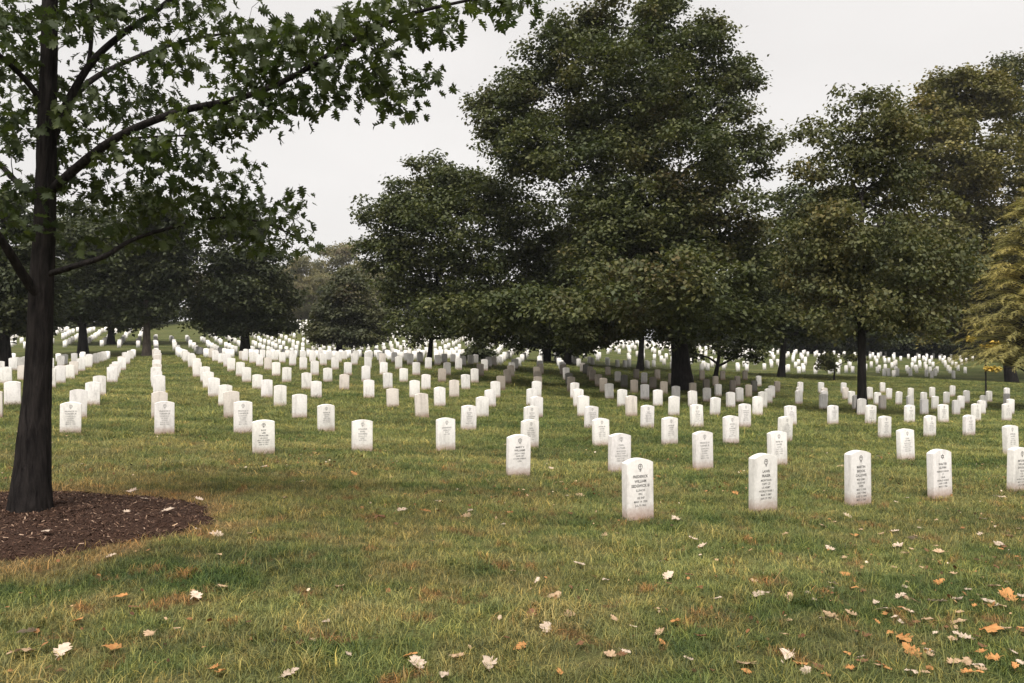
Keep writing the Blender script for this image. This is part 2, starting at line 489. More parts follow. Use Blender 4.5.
def marble_mat(name, far=False):
    t = NT(name)
    oc = t.objco(); pos = t.pos()
    sep = t.n('ShaderNodeSeparateXYZ', ins={0: oc})
    if far:
        base = t.ramp(t.island(), [(0, (.50, .47, .43)), (.12, (.64, .61, .57)), (1, (.74, .715, .68))])
        return t.bsdf(base, .75, .2)
    n1 = t.noise(pos, 26, 5, .65); n2 = t.noise(t.mapping(pos, (1, 1, .25)), 9, 4, .65); n3 = t.noise(pos, 90, 2)
    base = t.ramp(n2, [(.3, (.57, .545, .52)), (.5, (.755, .725, .695)), (.8, (.81, .785, .76))])
    base = t.mix(.55, base, t.mix(1.0, base, t.ramp(n1, [(.3, .78), (.62, 1.05)]), 'MULTIPLY'))
    # soil splash and algae at the foot, as an irregular rising stain
    h = t.math('ADD', sep.outputs[2], t.math('MULTIPLY', t.math('SUBTRACT', n1, .5), .10))
    st = t.ramp(t.math('MULTIPLY', h, 5), [(.18, 1), (.80, 0)])
    base = t.mix(t.math('MULTIPLY', st, .75), base, (.36, .215, .155))
    # weathering that runs down from the crest
    tp = t.ramp(t.math('ADD', sep.outputs[2], t.math('MULTIPLY', t.math('SUBTRACT', n2, .5), .5)), [(.50, 0), (.72, 1)])
    base = t.mix(t.math('MULTIPLY', tp, .22), base, (.44, .41, .38))
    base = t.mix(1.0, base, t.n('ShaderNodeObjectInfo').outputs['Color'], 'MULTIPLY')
    return t.bsdf(base, .7, .25, t.bump(n3, .18, .004))


TEXT_CACHE = {}


def text_verts(body, size, bold):
    key = (body, size, bold)
    if key in TEXT_CACHE: return TEXT_CACHE[key]
    cu = bpy.data.curves.new('lettering', 'FONT')
    cu.body = body; cu.size = size; cu.align_x = 'CENTER'; cu.align_y = 'CENTER'; cu.resolution_u = 2
    cu.offset = bold
    o = bpy.data.objects.new('lettering', cu); COL.objects.link(o)
    dg = bpy.context.evaluated_depsgraph_get()
    me = bpy.data.meshes.new_from_object(o.evaluated_get(dg))
    v = np.empty(len(me.vertices) * 3, np.float32); me.vertices.foreach_get('co', v); v = v.reshape(-1, 3)
    f = np.empty(len(me.loops), np.int32); me.loops.foreach_get('vertex_index', f)
    c = np.empty(len(me.polygons), np.int32); me.polygons.foreach_get('loop_total', c)
    bpy.data.objects.remove(o); bpy.data.curves.remove(cu); bpy.data.meshes.remove(me)
    TEXT_CACHE[key] = (v, f, c)
    return TEXT_CACHE[key]


def emblem(mb, kind, y0, yd):
    """small emblem cut near the crest: a cross in a ring, or a six pointed star"""
    def strip(pts, w, closed=True):
        n = len(pts)
        for i in range(n if closed else n - 1):
            a = np.array(pts[i]); b = np.array(pts[(i + 1) % n]); d = b - a; d /= np.linalg.norm(d); nn = np.array([-d[1], d[0]]) * w / 2
            a = a - d * w * .3; b = b + d * w * .3
            q = [a - nn, b - nn, b + nn, a + nn]
            mb.add([(p[0], yd - .0002 * (i % 3), p[1] + y0) for p in q], [0, 1, 2, 3], [4])
    if kind == 'cross':
        r = .027
        strip([(r * math.sin(k / 14 * 6.2832) * .92, .006 + r * math.cos(k / 14 * 6.2832)) for k in range(14)], .0062)
        strip([(0, .024), (0, -.04)], .0062, False); strip([(-.013, .012), (.013, .012)], .0055, False); strip([(-.011, -.033), (.011, -.033)], .005, False)
    else:
        for s in (1, -1):
            strip([(.026 * math.sin(k / 3 * 6.2832), s * .026 * math.cos(k / 3 * 6.2832)) for k in range(3)], .0065)


def inscription_mesh(name, lines, emb, mat):
    """lines: (text, letter height, strong) from top to bottom"""
    mb = MB()
    yd = -ST / 2 - .0012
    z = .425
    for body, size, bold in lines:
        v, f, c = text_verts(body, size, bold)
        w = v[:, 0].max() - v[:, 0].min()
        k = min(1.0, .285 / w)
        mb.add(np.stack([v[:, 0] * k, np.full(len(v), yd), v[:, 1] + z], -1), f, c)
        z -= size * 1.22
    eb = MB(); emblem(eb, emb, .515, yd)
    return mb.mesh('lettering', mat, False), eb.mesh('emblem', mat, False)


STONES = []     # every standing headstone: x, y, height, yaw, ...


def build_headstones():
    marble = marble_mat('headstone_marble')
    marble_far = marble_mat('far_marble', True)
    t = NT('black_lettering'); ink = t.bsdf((.13, .123, .118), .8, .2)
    t = NT('worn_lettering'); ink2 = t.bsdf((.30, .285, .275), .85, .2)
    sm = [stone_mesh('headstone', SW, ST, SH, marble, sag) for sag in (.036, .042, .032)]
    N, B = .0009, .0004
    def L(names, rest): return [(s, .037, N) for s in names] + [(s, .030, B) for s in rest]
    texts = {
        (0, 1): (L(['FREDERICK', 'WILLIAM', 'SEDGWICK III'], ['ILLINOIS', 'PFC', '102 INF', 'MAR 14 1920', 'JUL 9 1962']), 'cross'),
        (1, 1): (L(['LAWR', 'FRASER'], ['MONTANA', 'CAPT CE', 'US ARMY', 'WORLD WAR I', 'MAR 7 1887', 'JAN 19 1967']), 'cross'),
        (2, 1): (L(['MARTIN', 'BROOK', 'CALLOWE'], ['MAJ USMC', 'ALSO HIS', 'WIFE', 'MAY 1 1904', 'JAN 7 1948', 'AUG 12 1899', 'MAY 2 1969']), 'cross'),
        (3, 1): (L(['WALTER', 'GLYNN'], ['PENNSYLVANIA', 'LT', 'USNR', 'WORLD WAR II', 'APR 9 1908', 'MAY 1 1966']), 'star'),
        (4, 1): (L(['MITCHELL', 'WILLIAM', 'DOUGLAS'], ['TEXAS', 'COL', 'USAF', 'WORLD WAR II', 'MAY 16 1911', 'JUL 3 1968']), 'cross'),
        (0, 2): (L(['MARY V', 'WILLIAMS'], ['JULY 1 1902', 'WIFE OF', 'LT J M HARRIS', 'USN']), 'cross'),
        (-2, 3): (L(['ROY', 'LEE', 'WALLER'], ['VIRGINIA', 'SGT US ARMY', 'MAY 4 1901', 'JUN 2 1961']), 'cross'),
        (-1, 3): (L(['WILLIAM', 'EARL', 'THOMAS'], ['OHIO PVT', 'USMC', 'APR 1966']), 'cross'),
        (0, 3): (L(['JOHNSON'], ['VERMONT', 'TSGT', 'JUN 1963']), 'cross'),
    }
    gen = [(L(['FRANCIS H', 'TURNER JR'], ['CORPORAL', 'US ARMY', 'KOREA', 'JUN 4 1931', 'MAY 8 1966']), 'cross'),
           (L(['CARL', 'LUTHER'], ['MARYLAND', 'MSGT AAF', 'WORLD WAR II', 'JAN 3 1911', 'FEB 6 1967']), 'cross'),
           (L(['PETER M', 'HAYES'], ['IOWA', 'CAPT USN', 'DEC 2 1899', 'JUL 1 1965']), 'cross'),
           (L(['EDWIN', 'RAY', 'COOPER'], ['KANSAS', 'LT COL', 'USAF', 'MAR 2 1966']), 'cross')]
    gm = [inscription_mesh('inscription', a, b, ink2) for a, b in gen]
    im = {k: inscription_mesh('inscription', a, b, ink if k[1] < 3 or k[0] == -2 else ink2) for k, (a, b) in texts.items()}

    stones = []
    for c, r, px, yb, yt in SEEN:
        x, y = hit(px, yb)
        lx, ly = lattice(c, r)
        y = .35 * y + .65 * ly; x = (px - 512) / F * y      # keep the surveyed row, follow the stone's own sideways shift
        h = (yb - yt) / F * y
        stones.append(dict(c=c, r=r, x=x, y=y, h=min(max(h, .53), .68)))
    near = {(s['c'], s['r']) for s in stones}
    trunks = [ray(683, 390, 38), ray(862, 416, 27.2), ray(147, 356, 58), ray(245, 355, 60), ray(83, 352, 60), ray(640, 370, 55), ray(781, 378, 52), ray(834, 381, 50), ray(715, 380, 48)]
    for r in range(5, 60):
        for c in range(-70, 110):
            if (c, r) in MISSING: continue
            x, y = lattice(c, r)
            x += rng.normal(0, .05); y += rng.normal(0, .07)
            if y < 8 or y > 140: continue
            px, py = to_px((x, y, gz(x, y)))
            if px < -60 or px > 1090: continue
            if rng.random() < (.05 if y < 45 else .09): continue
            # open strips and bare slopes of the photograph
            if px > 590 and 47 < y < 60: continue
            if px > 700 and y > 103: continue
            if 150 < px < 205 and y > 86: continue
            if px < 150 and (56 < y < 70 or y > 108): continue
            if px > 966 and y > 40: continue
            if 470 < px < 590 and y > 110: continue
            if px > 760 and 44 < y <= 47: continue
            if px > 600 and y > 60:
                x += rng.normal(0, .28); y += rng.normal(0, .4)
                if rng.random() < .12: continue
            if min(math.hypot(x - q[0], y - q[1]) for q in trunks) < .8: continue
            stones.append(dict(c=c, r=r, x=x, y=y, h=float(np.clip(rng.normal(.60, .025), .53, .66))))
    for s in stones:
        s['z'] = gz(s['x'], s['y']); s['px'], s['py'] = to_px((s['x'], s['y'], s['z']))
    stones.sort(key=lambda s: s['y'])
    vis = [s for s in stones if -8 < s['px'] < 1032]
    near_set = vis[:298]
    nearids = {id(s) for s in near_set}
    far = [s for s in stones if id(s) not in nearids and not (s['y'] < near_set[-1]['y'])]
    ORD = ['', 'front', 'second', 'third', 'fourth', 'fifth', 'sixth', 'seventh', 'eighth', 'ninth', 'tenth', 'eleventh', 'twelfth', 'thirteenth', 'fourteenth', 'fifteenth',
           'sixteenth', 'seventeenth', 'eighteenth', 'nineteenth', 'twentieth', 'twenty-first', 'twenty-second', 'twenty-third', 'twenty-fourth']
    NTH = ['leftmost', 'second', 'third', 'fourth', 'fifth', 'sixth', 'seventh', 'eighth', 'ninth', 'tenth', 'eleventh', 'twelfth', 'thirteenth', 'fourteenth', 'fifteenth',
           'sixteenth', 'seventeenth', 'eighteenth', 'nineteenth', 'twentieth'] + ['%dth' % k for k in range(21, 60)]
    rows = {}
    for s in near_set: rows.setdefault(s['r'], []).append(s)
    for r in rows: rows[r].sort(key=lambda s: s['px'])
    special = {
        (0, 1): 'white marble headstone with bold black lettering at the left end of the front row',
        (1, 1): 'white headstone with a cross emblem second from left in the front row',
        (2, 1): 'headstone in the middle of the front row with a dark spot at its foot',
        (3, 1): 'headstone with a star emblem fourth in the front row',
        (4, 1): 'headstone at the right end of the front row cut by the frame edge',
        (0, 2): 'white headstone with six lines of lettering at the left end of the second row',
        (-2, 3): 'white headstone nearest the mulch bed with dark lettering down to its stained foot',
        (0, 3): 'white headstone with a small dark emblem left of the centre of the lawn',
    }
    for s in near_set:
        me = sm[rng.integers(len(sm))]
        o = link('headstone', me, None, (s['x'], s['y'], s['z'] - .01))
        o.scale = (rng.uniform(.98, 1.03), 1, s['h'] / SH)
        o.rotation_euler = (rng.normal(0, .018), rng.normal(0, .016), ANG + rng.normal(0, .035))
        shade = 485 < s['px'] < 790 and 374 < s['py'] < 398 or 425 < s['px'] < 505 and 374 < s['py'] < 386  # under the crowns: tree shade goes into the stone tint along with weathering
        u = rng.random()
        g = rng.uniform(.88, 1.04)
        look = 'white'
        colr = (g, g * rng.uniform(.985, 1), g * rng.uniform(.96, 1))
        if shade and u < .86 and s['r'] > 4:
            g = rng.uniform(.30, .64); colr = (g, g * .90, g * .78); look = 'shade-tinted brownish weathered'
            if u < .10: colr = (.20, .20, .18); look = 'shade-tinted dark grey algae-stained'
        elif u < .10 and s['r'] > 4: colr = (.82, .77, .72); look = 'slightly stained'
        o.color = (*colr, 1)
        row = rows[s['r']]; i = row.index(s)
        rk = ORD[s['r']] if s['r'] < len(ORD) else '%dth' % s['r']
        where = ('%s of' % NTH[i] if i == 0 else '%s from left in' % NTH[i]) + ' the %s row of graves' % (rk if s['r'] == 1 else rk + ' slanting')
        lab = special.get((s['c'], s['r'])) or '%s headstone, %s' % (look, where)
        tag(o, lab, 'headstone', 'white headstones in long rows')
        key = (s['c'], s['r'])
        pair = im.get(key) or (gm[rng.integers(len(gm))] if s['r'] <= 4 else None)
        if pair: link('lettering', pair[0], o); link('emblem', pair[1], o)
        STONES.append(s)
    # the hundreds beyond, only a few pixels each
    w, tt, sag = SW / 2, ST / 2, .034
    tv = []
    prof = [(-w, -.2), (w, -.2), (w, SH - sag), (w * .5, SH - .008), (0, SH), (-w * .5, SH - .008), (-w, SH - sag)]
    tv = [(x, -tt, z) for x, z in prof] + [(x, tt, z) for x, z in prof]
    tf = [tuple(range(7)), tuple(range(13, 6, -1))] + [(k, k + 7, (k + 1) % 7 + 7, (k + 1) % 7) for k in range(7)]
    n = len(far)
    v, f, c = scatter(tv, tf, np.array([(s['x'], s['y'], s['z']) for s in far]),
                      np.stack([rng.normal(0, .012, n), rng.normal(0, .012, n), ANG + rng.normal(0, .03, n)], -1),
                      np.stack([np.ones(n), np.ones(n), [s['h'] / SH for s in far]], -1))
    o = link('distant_headstones', np_mesh('distant_headstones', v, f, c, marble_far))
    tag(o, 'far rows of small white headstones climbing the slopes', None, None, 'stuff')


# ------------------------------------------------------------------ leaves
def lobed_leaf(nsec=4, asym=0.0, cup=.12, body=1.0, tips=1.0):
    """a pointed, deeply lobed leaf of unit length along +y, base at the origin"""
    V = []; Fc = []
    ms = np.linspace(0.0, .80, nsec + 1)
    wid = [.07, .15, .19, .17, .11]
    tipw = [.30, .48, .50, .36]
    for m in ms: V.append((0, m, 0))
    for sgn in (-1, 1):
        b = len(V)
        for i, m in enumerate(ms):
            V.append((sgn * wid[min(i, 4)] * body, m + .03, cup * .15))
        bt = len(V)
        for i in range(nsec):
            w = tipw[i] * (1 + asym * sgn) * tips * (1 + .18 * math.sin(5.1 * i + 2 * sgn + 9 * asym))
            V.append((sgn * w * .80, ms[i] + .03 + .02 * i, cup * (.5 if i % 2 else .3)))
            V.append((sgn * w, ms[i] + (.17 if i else .06) + .03 * i, cup * (1 if i % 2 else .6)))
            V.append((sgn * w * .62, ms[i] + .20 + .02 * i, cup * .4))
        for i in range(nsec):
            q = (i, i + 1, b + i + 1, b + i)
            tr = (b + i, b + i + 1, bt + 3 * i + 2, bt + 3 * i + 1, bt + 3 * i)
            Fc += [q if sgn < 0 else q[::-1], tr if sgn < 0 else tr[::-1]]
    t0 = len(V); step = nsec + 1 + 3 * nsec
    L_, R_ = nsec + 1 + nsec, nsec + 1 + step + nsec
    V += [(-.17, .95, -cup * .2), (0, 1.1, -cup), (.17, .95, -cup * .2)]
    Fc += [(nsec, t0, L_), (nsec, t0 + 1, t0), (nsec, t0 + 2, t0 + 1), (nsec, R_, t0 + 2)]
    # stalk
    s = len(V); V += [(-.012, 0, 0), (.012, 0, 0), (.012, -.28, -.03), (-.012, -.28, -.03)]; Fc.append((s, s + 1, s + 2, s + 3))
    return np.array(V, float), Fc


SIMPLE_V = np.array([(0, 0, 0), (-.37, .45, .07), (0, .52, -.03), (.37, .45, .07), (0, 1.0, -.12)], float)
SIMPLE_F = [(0, 2, 1), (1, 2, 4), (0, 3, 2), (2, 3, 4)]


def skeleton(mb, base, top, r0, r1, targets, r_limb, lean=(0, 0), sides=8, twig=None, kink=.05, flare=1.45):
    """trunk, limbs to the targets and thin twigs, as tubes; returns the node list"""
    base = np.array(base, float); top = np.array(top, float)
    n = 12
    tt = np.linspace(0, 1, n)
    H = np.linalg.norm(top - base)
    pts = base + (top - base) * tt[:, None]
    pts[1:-1, :2] += rng.normal(0, kink * .12 * H / 3, (n - 2, 2)).cumsum(0) * .3
    rad = r0 + (r1 - r0) * tt ** .9
    rad = rad * (1 + (flare - 1) * np.exp(-tt * H / (r0 * 3.2)))
    p0 = pts[0] - np.array([0, 0, .3])
    mb.tube(np.vstack([p0, pts]), np.concatenate([[rad[0] * 1.08], rad]), max(sides, 12), .05)
    nodes = [(p, r, 0) for p, r in zip(pts[3:], rad[3:])]
    order = sorted(range(len(targets)), key=lambda i: np.linalg.norm(targets[i] - pts[-1]))
    for i in order:
        tg = np.asarray(targets[i], float)
        P = np.array([q[0] for q in nodes]); Rr = np.array([q[1] for q in nodes])
        d = np.linalg.norm(P - tg, axis=1)
        up = tg[2] - P[:, 2]
        cost = d + 2.0 * np.clip(.35 * d - up, 0, None) * .6 - 6 * Rr
        k = int(np.argmin(cost))
        a = P[k]; L = np.linalg.norm(tg - a)
        ra = min(Rr[k] * .62, r_limb * (.5 + L / (H * .6)))
        m = max(4, int(L / .6) + 2)
        u = np.linspace(0, 1, m)[:, None]
        mid = (a + tg) / 2 + np.array([0, 0, .14 * L]) + rng.normal(0, .05 * L, 3)
        q = (1 - u) ** 2 * a + 2 * u * (1 - u) * mid + u ** 2 * tg
        q[1:-1] += rng.normal(0, .02 * L, (m - 2, 3))
        rr = ra * (1 - u[:, 0]) ** .8 + max(.012, ra * .18)
        mb.tube(q, rr, 6)
        nodes += [(p, r, 1) for p, r in zip(q[1:], rr[1:])]
    if twig is not None:
        P = np.array([q[0] for q in nodes]); Rr = np.array([q[1] for q in nodes])
        for tg in twig:
            d = np.linalg.norm(P - tg, axis=1); k = int(np.argmin(d + .4 * np.clip(P[:, 2] - tg[2], 0, None)))
            a = P[k]; L = np.linalg.norm(tg - a)
            if L < .1: continue
            m = (a + tg) / 2 + rng.normal(0, .08 * L, 3) + np.array([0, 0, .06 * L])
            r = min(Rr[k] * .6, .01 + .006 * L)
            mb.tube([a, m, tg], [r, r * .75, r * .4], 4)
    return nodes


def crown_points(blobs, n_clump, shell=.55, flat=.75):
    """clump centres inside a set of ellipsoids (cx,cy,cz,rx,ry,rz): flat drooping boughs, thicker towards the outside"""
    B = np.array(blobs, float)
    per = 4
    nb = max(8, n_clump // per)
    vol = (B[:, 3] * B[:, 4] * B[:, 5]) ** .60
    pick = rng.choice(len(B), nb, p=vol / vol.sum())
    d = rng.normal(0, 1, (nb, 3)); d /= np.linalg.norm(d, axis=1)[:, None]
    u = rng.random(nb)
    rad = np.where(u < shell, rng.uniform(.70, 1.0, nb), rng.uniform(0, 1, nb) ** .5)
    rad = np.where(u < .14, np.where(d[:, 2] > -.25, rng.uniform(1.0, 1.2, nb), .85), rad)
    c = B[pick, :3] + d * rad[:, None] * B[pick, 3:]
    size = np.minimum(B[pick, 3:].min(axis=1) * .24, .72) * rng.uniform(.55, 1.3, nb)
    o = rng.normal(0, 1, (nb, per, 3)) * size[:, None, None] * np.array([1, 1, .62])
    out = (o[..., 0] * d[:, None, 0] + o[..., 1] * d[:, None, 1])
    o[..., 2] += (rng.normal(0, .35, nb)[:, None] - .2) * out          # the outer end of a bough hangs
    cl = (c[:, None] + o).reshape(-1, 3)
    return cl, pick, d, rad


def crown_leaves(cl, per, size, spread, droop=.5, shape=(SIMPLE_V, SIMPLE_F), tilt=.7):
    n = len(cl) * per
    c = np.repeat(cl, per, 0)
    spread = np.asarray(spread) * .78
    off = rng.normal(0, 1, (n, 3)) * spread * np.array([1, 1, .56])
    pos = c + off
    yaw = np.arctan2(-off[:, 0], off[:, 1]) + rng.normal(0, .9, n)
    e = np.stack([-droop + rng.normal(0, tilt, n), rng.normal(0, tilt, n), yaw], -1)
    return scatter(shape[0], shape[1], pos, e, size * rng.uniform(.65, 1.3, n))


def blobs_px(spec, d):
    out = []
    for b in spec:
        px, py, rx, ry = b[:4]
        off = b[4] if len(b) > 4 else 0.0
        D = d + off
        x, y, z = ray(px, py, D)
        wx, wz = rx / F * D, ry / F * D
        out.append((x, y, z, wx, (wx * .9 if len(b) < 6 else b[5]), wz))
    return out


LEAF_K, PER_K = 1.0, 2.7


def make_tree(name, label, cat, base, top, r0, r1, blobs, n_clump, per, leaf, spread, lm, bm_, group=None, limb=.09, shell=.6, n_twig=60, droop=.32, shape=None, tilt=.5, n_limb=None, kp=None, kl=1.0):
    root = bpy.data.objects.new(name, None); COL.objects.link(root)
    base = np.array([base[0], base[1], gz(base[0], base[1]) if base[2] is None else base[2]])
    root.location = base
    tag(root, label, cat, group)
    cl, pick, d, rad = crown_points(blobs, n_clump, shell)
    g = ground_z(cl[:, 0], cl[:, 1]) + .35
    cl[:, 2] = np.maximum(cl[:, 2], g)
    mb = MB()
    tg = [np.array(b[:3]) for b in blobs]
    if n_limb: tg = tg[:n_limb]
    tw = cl[rng.choice(len(cl), min(n_twig, len(cl)), replace=False)] if n_twig else None
    skeleton(mb, base, top, r0, r1, tg, limb, twig=tw)
    mb.v = [v - base for v in mb.v]
    link('trunk', mb.mesh('trunk', bm_), root)
    v, f, c = crown_leaves(cl, int(per * (kp or PER_K)), leaf * LEAF_K * kl, spread, droop, shape or (SIMPLE_V, SIMPLE_F), tilt)
    link('crown', np_mesh('crown', v - base, f, c, lm), root)
    return root


def copy_tree(root, loc, rz, s, label, group=None):
    r = root.copy(); COL.objects.link(r); r.location = loc; r.rotation_euler = (0, 0, rz); r.scale = s
    r['label'] = label
    if group: r['group'] = group
    for ch in root.children:
        c = ch.copy(); COL.objects.link(c); c.parent = r
    return r


def make_conifer(lm, bk):
    """arching boughs that carry short flat sprays of needles"""
    x0, y0 = ray(1034, 390, 33)[0], 33.0
    base = np.array([x0, y0, gz(x0, y0)])
    root = bpy.data.objects.new('golden_conifer', None); COL.objects.link(root); root.location = base
    tag(root, 'golden feathery conifer leaning in at the right edge', 'conifer')
    H = 9.3
    mb = MB()
    lean = np.array([-.02, 0, 0])
    tp = np.array([base + np.array([lean[0] * h, .03 * math.sin(h), h]) for h in np.linspace(-.3, H, 14)])
    mb.tube(tp, np.linspace(.20, .02, 14), 10, .04)
    pos = []; eul = []; sz = []
    for k in range(300):
        h = H * (1 - rng.random() ** .8 * .86)
        L = (H - h) * .36 + .5 + rng.uniform(-.35, .35)
        a = rng.uniform(0, 6.283)
        d = np.array([math.cos(a), math.sin(a), 0])
        p0 = base + np.array([lean[0] * h, 0, h])
        u = np.linspace(0, 1, 7)
        q = p0 + d * (L * u)[:, None] + np.array([0, 0, 1]) * (L * (.75 * u - .62 * u ** 2))[:, None]
        mb.tube(q, .022 * (1 - u) + .004, 4)
        n = int(26 * L) + 10
        t = rng.uniform(.18, 1.02, n)
        c = p0 + d * (L * t)[:, None] + np.array([0, 0, 1]) * (L * (.75 * t - .62 * t ** 2))[:, None]
        side = rng.choice([-1, 1], n) * rng.uniform(.15, 1.0, n)
        yaw = a - math.pi / 2 + side
        c = c + rng.normal(0, .03, (n, 3))
        pos.append(c); eul.append(np.stack([.25 - .75 * t + rng.normal(0, .25, n), rng.normal(0, .35, n), yaw], -1))
        sz.append(rng.uniform(.22, .42, n) * (1.15 - .5 * t))
    mb.v = [v - base for v in mb.v]
    link('trunk', mb.mesh('trunk', bk), root)
    tv = [(0, 0, 0)]; tf = []
    for i in range(6):
        y = i / 6; w = .17 * (1 - .55 * y)
        for sg in (-1, 1):
            b = len(tv)
            tv += [(0, y, 0), (0, y + .07, 0), (sg * w, y + .26, -.04)]
            tf.append((b, b + 1, b + 2) if sg < 0 else (b, b + 2, b + 1))
    b = len(tv); tv += [(-.015, 0, 0), (.015, 0, 0), (0, 1.1, -.05)]; tf.append((b, b + 1, b + 2))
    v, f, c = scatter(tv, tf, np.concatenate(pos) - base, np.concatenate(eul), np.concatenate(sz))
    link('crown', np_mesh('crown', v, f, c, lm), root)


def build_trees():
    bark = bark_mat('dark_bark', (.013, .012, .012), (.042, .037, .034))
    bark2 = bark_mat('grey_bark', (.05, .042, .036), (.14, .115, .095))
    oak = leaf_mat('elm_leaves', (.014, .021, .012), (.034, .044, .018), (.112, .116, .042), (.150, .092, .040), .5, .55)
    maple = leaf_mat('maple_leaves', (.013, .020, .010), (.031, .042, .016), (.104, .108, .038), (.15, .12, .042), .3, .9)
    open_ = leaf_mat('open_tree_leaves', (.018, .026, .012), (.042, .051, .020), (.142, .134, .052), (.19, .13, .042), .45, .8)
    yell = leaf_mat('turning_leaves', (.030, .035, .014), (.076, .075, .027), (.20, .17, .060), (.22, .145, .042), .55, .35)
    dark = leaf_mat('dark_leaves', (.014, .020, .012), (.029, .037, .018), (.075, .082, .035), (.08, .075, .03), .3, .5)
    brown = leaf_mat('browning_leaves', (.062, .064, .034), (.115, .108, .056), (.19, .165, .088), (.21, .145, .09), .8, .35)
    gold = leaf_mat('golden_needles', (.17, .150, .048), (.30, .255, .090), (.44, .375, .150), (.14, .15, .05), .5, .6)
    amber = leaf_mat('amber_leaves', (.22, .17, .04), (.42, .29, .06), (.56, .40, .10))

    # the great tree in the middle
    D = 39.0
    b0 = ray(683, 390, 38)
    spec = [(622, 26, 50, 26), (562, 62, 48, 34), (498, 142, 30, 24), (520, 88, 28, 26, 1), (578, 38, 32, 22, -1), (530, 150, 34, 30, -2), (684, 44, 44, 30, 1), (500, 118, 28, 28, 1), (548, 118, 48, 42, -1), (622, 92, 58, 52, -2), (692, 95, 52, 50, 1),
            (735, 74, 22, 26), (738, 138, 36, 34, -1), (680, 165, 58, 44, -3), (604, 172, 52, 40, -3), (762, 164, 14, 12), (545, 165, 30, 22, 1), (655, 5, 24, 16, 1),
            (640, 216, 52, 38, -4), (706, 222, 56, 42, -4), (622, 272, 54, 42, -4.5), (690, 285, 58, 42, -5), (748, 252, 36, 42, -3), (742, 312, 38, 30, -3),
            (650, 322, 46, 22, -5), (592, 325, 36, 20, -4), (570, 235, 36, 36, -2), (640, 130, 60, 50, 4), (640, 240, 70, 50, 4), (650, 292, 66, 26, -11), (735, 298, 52, 24, -10.5), (590, 308, 46, 18, -10)]
    make_tree('broad_tree', 'largest tree on the lawn, towering over the middle with a thick dark trunk', 'tree',
              (b0[0], 38.0, None), ray(664, 190, 38.6), .42, .24, blobs_px(spec, D), 3000, 22, .19, .36, oak, bark, None, .17, .62, 220)
    # round-headed neighbour on its left
    spec = [(432, 186, 36, 34), (402, 222, 38, 32), (442, 240, 54, 46, -1), (408, 282, 42, 34), (472, 288, 58, 46, -1), (430, 324, 38, 18, -1), (508, 226, 42, 44, 1),
            (530, 296, 56, 40, 0), (502, 332, 48, 16, -1), (380, 245, 18, 25), (480, 190, 30, 28, 1), (560, 270, 30, 40, 1), (470, 314, 50, 17, -8), (522, 308, 46, 17, -10.5)]
    b1 = ray(429, 372, 43)
    make_tree('broad_tree', 'dense round dark green tree with a thin trunk left of the largest tree', 'tree',
              (b1[0], 43.0, None), ray(438, 268, 43), .13, .085, blobs_px(spec, 43), 1600, 22, .19, .36, maple, bark, None, .09, .65, 120)
    # trees that stand behind those two
    spec = [(555, 270, 60, 58), (580, 335, 44, 18), (545, 338, 44, 16), (600, 230, 50, 50)]
    b2 = ray(546, 364, 62)
    make_tree('shade_tree', 'dark tree behind the gap between the two big trees, left trunk of two', 'tree', (b2[0], 62, None), ray(556, 250, 62), .3, .12,
              blobs_px(spec, 62), 340, 26, .30, .55, dark, bark, None, .12, .6, 0)
    b2 = ray(567, 366, 58)
    make_tree('shade_tree', 'dark tree behind the largest tree, right trunk of two', 'tree', (b2[0], 58, None), ray(575, 260, 58), .26, .12,
              blobs_px([(590, 285, 50, 55), (575, 335, 30, 14)], 58), 240, 26, .28, .5, maple, bark, None, .12, .6, 0)
    b2 = ray(640, 370, 55)
    make_tree('shade_tree', 'slim-trunked tree just left of the thick dark trunk', 'tree', (b2[0], 55, None), ray(645, 270, 55), .22, .10,
              blobs_px([(642, 290, 52, 50), (660, 230, 45, 40)], 55), 260, 26, .28, .5, maple, bark, None, .12, .6, 0)
    b2 = ray(781, 378, 51)
    make_tree('shade_tree', 'dark leafy tree between the largest tree and the open-crowned tree', 'tree', (b2[0], 51, None), ray(792, 240, 51), .2, .08,
              blobs_px([(796, 214, 28, 32), (788, 262, 40, 40), (806, 310, 46, 32), (770, 300, 34, 34), (838, 270, 34, 50, 2), (842, 322, 34, 18, 2)], 51), 560, 26, .24, .46, maple, bark, None, .1, .62, 60)
    # open-crowned tree on the right
    spec = [(826, 134, 24, 26), (864, 108, 32, 22), (898, 128, 24, 28), (814, 172, 20, 24), (900, 172, 26, 32), (818, 232, 34, 34), (852, 232, 30, 24, -1.5),
            (872, 262, 52, 38, -1), (922, 268, 44, 42), (846, 308, 48, 28, -1), (906, 318, 44, 22, -.5), (806, 284, 28, 30), (936, 220, 22, 34), (905, 222, 26, 26, 1), (856, 132, 9, 10), (848, 152, 8, 10, .3), (874, 150, 9, 9, -.3), (866, 178, 9, 8), (838, 190, 10, 8), (850, 176, 5, 6), (880, 178, 7, 7, .4), (846, 205, 6, 6, -.3), (884, 204, 8, 8, .2), (864, 160, 5, 7), (852, 158, 18, 24, .5), (874, 172, 14, 22, .8), (858, 196, 20, 14, .9), (838, 200, 14, 14, .4), (884, 200, 16, 16, .7)]
    b3 = ray(862, 416, 27.4)
    make_tree('slender_tree', 'open-crowned tree whose straight trunk stands by the right rows of stones', 'tree', (b3[0], 27.4, None), ray(861, 196, 27.4), .155, .075,
              blobs_px(spec, 27.4), 1400, 17, .15, .26, open_, bark, None, .05, .55, 240, .6, kp=1.75, kl=.95)
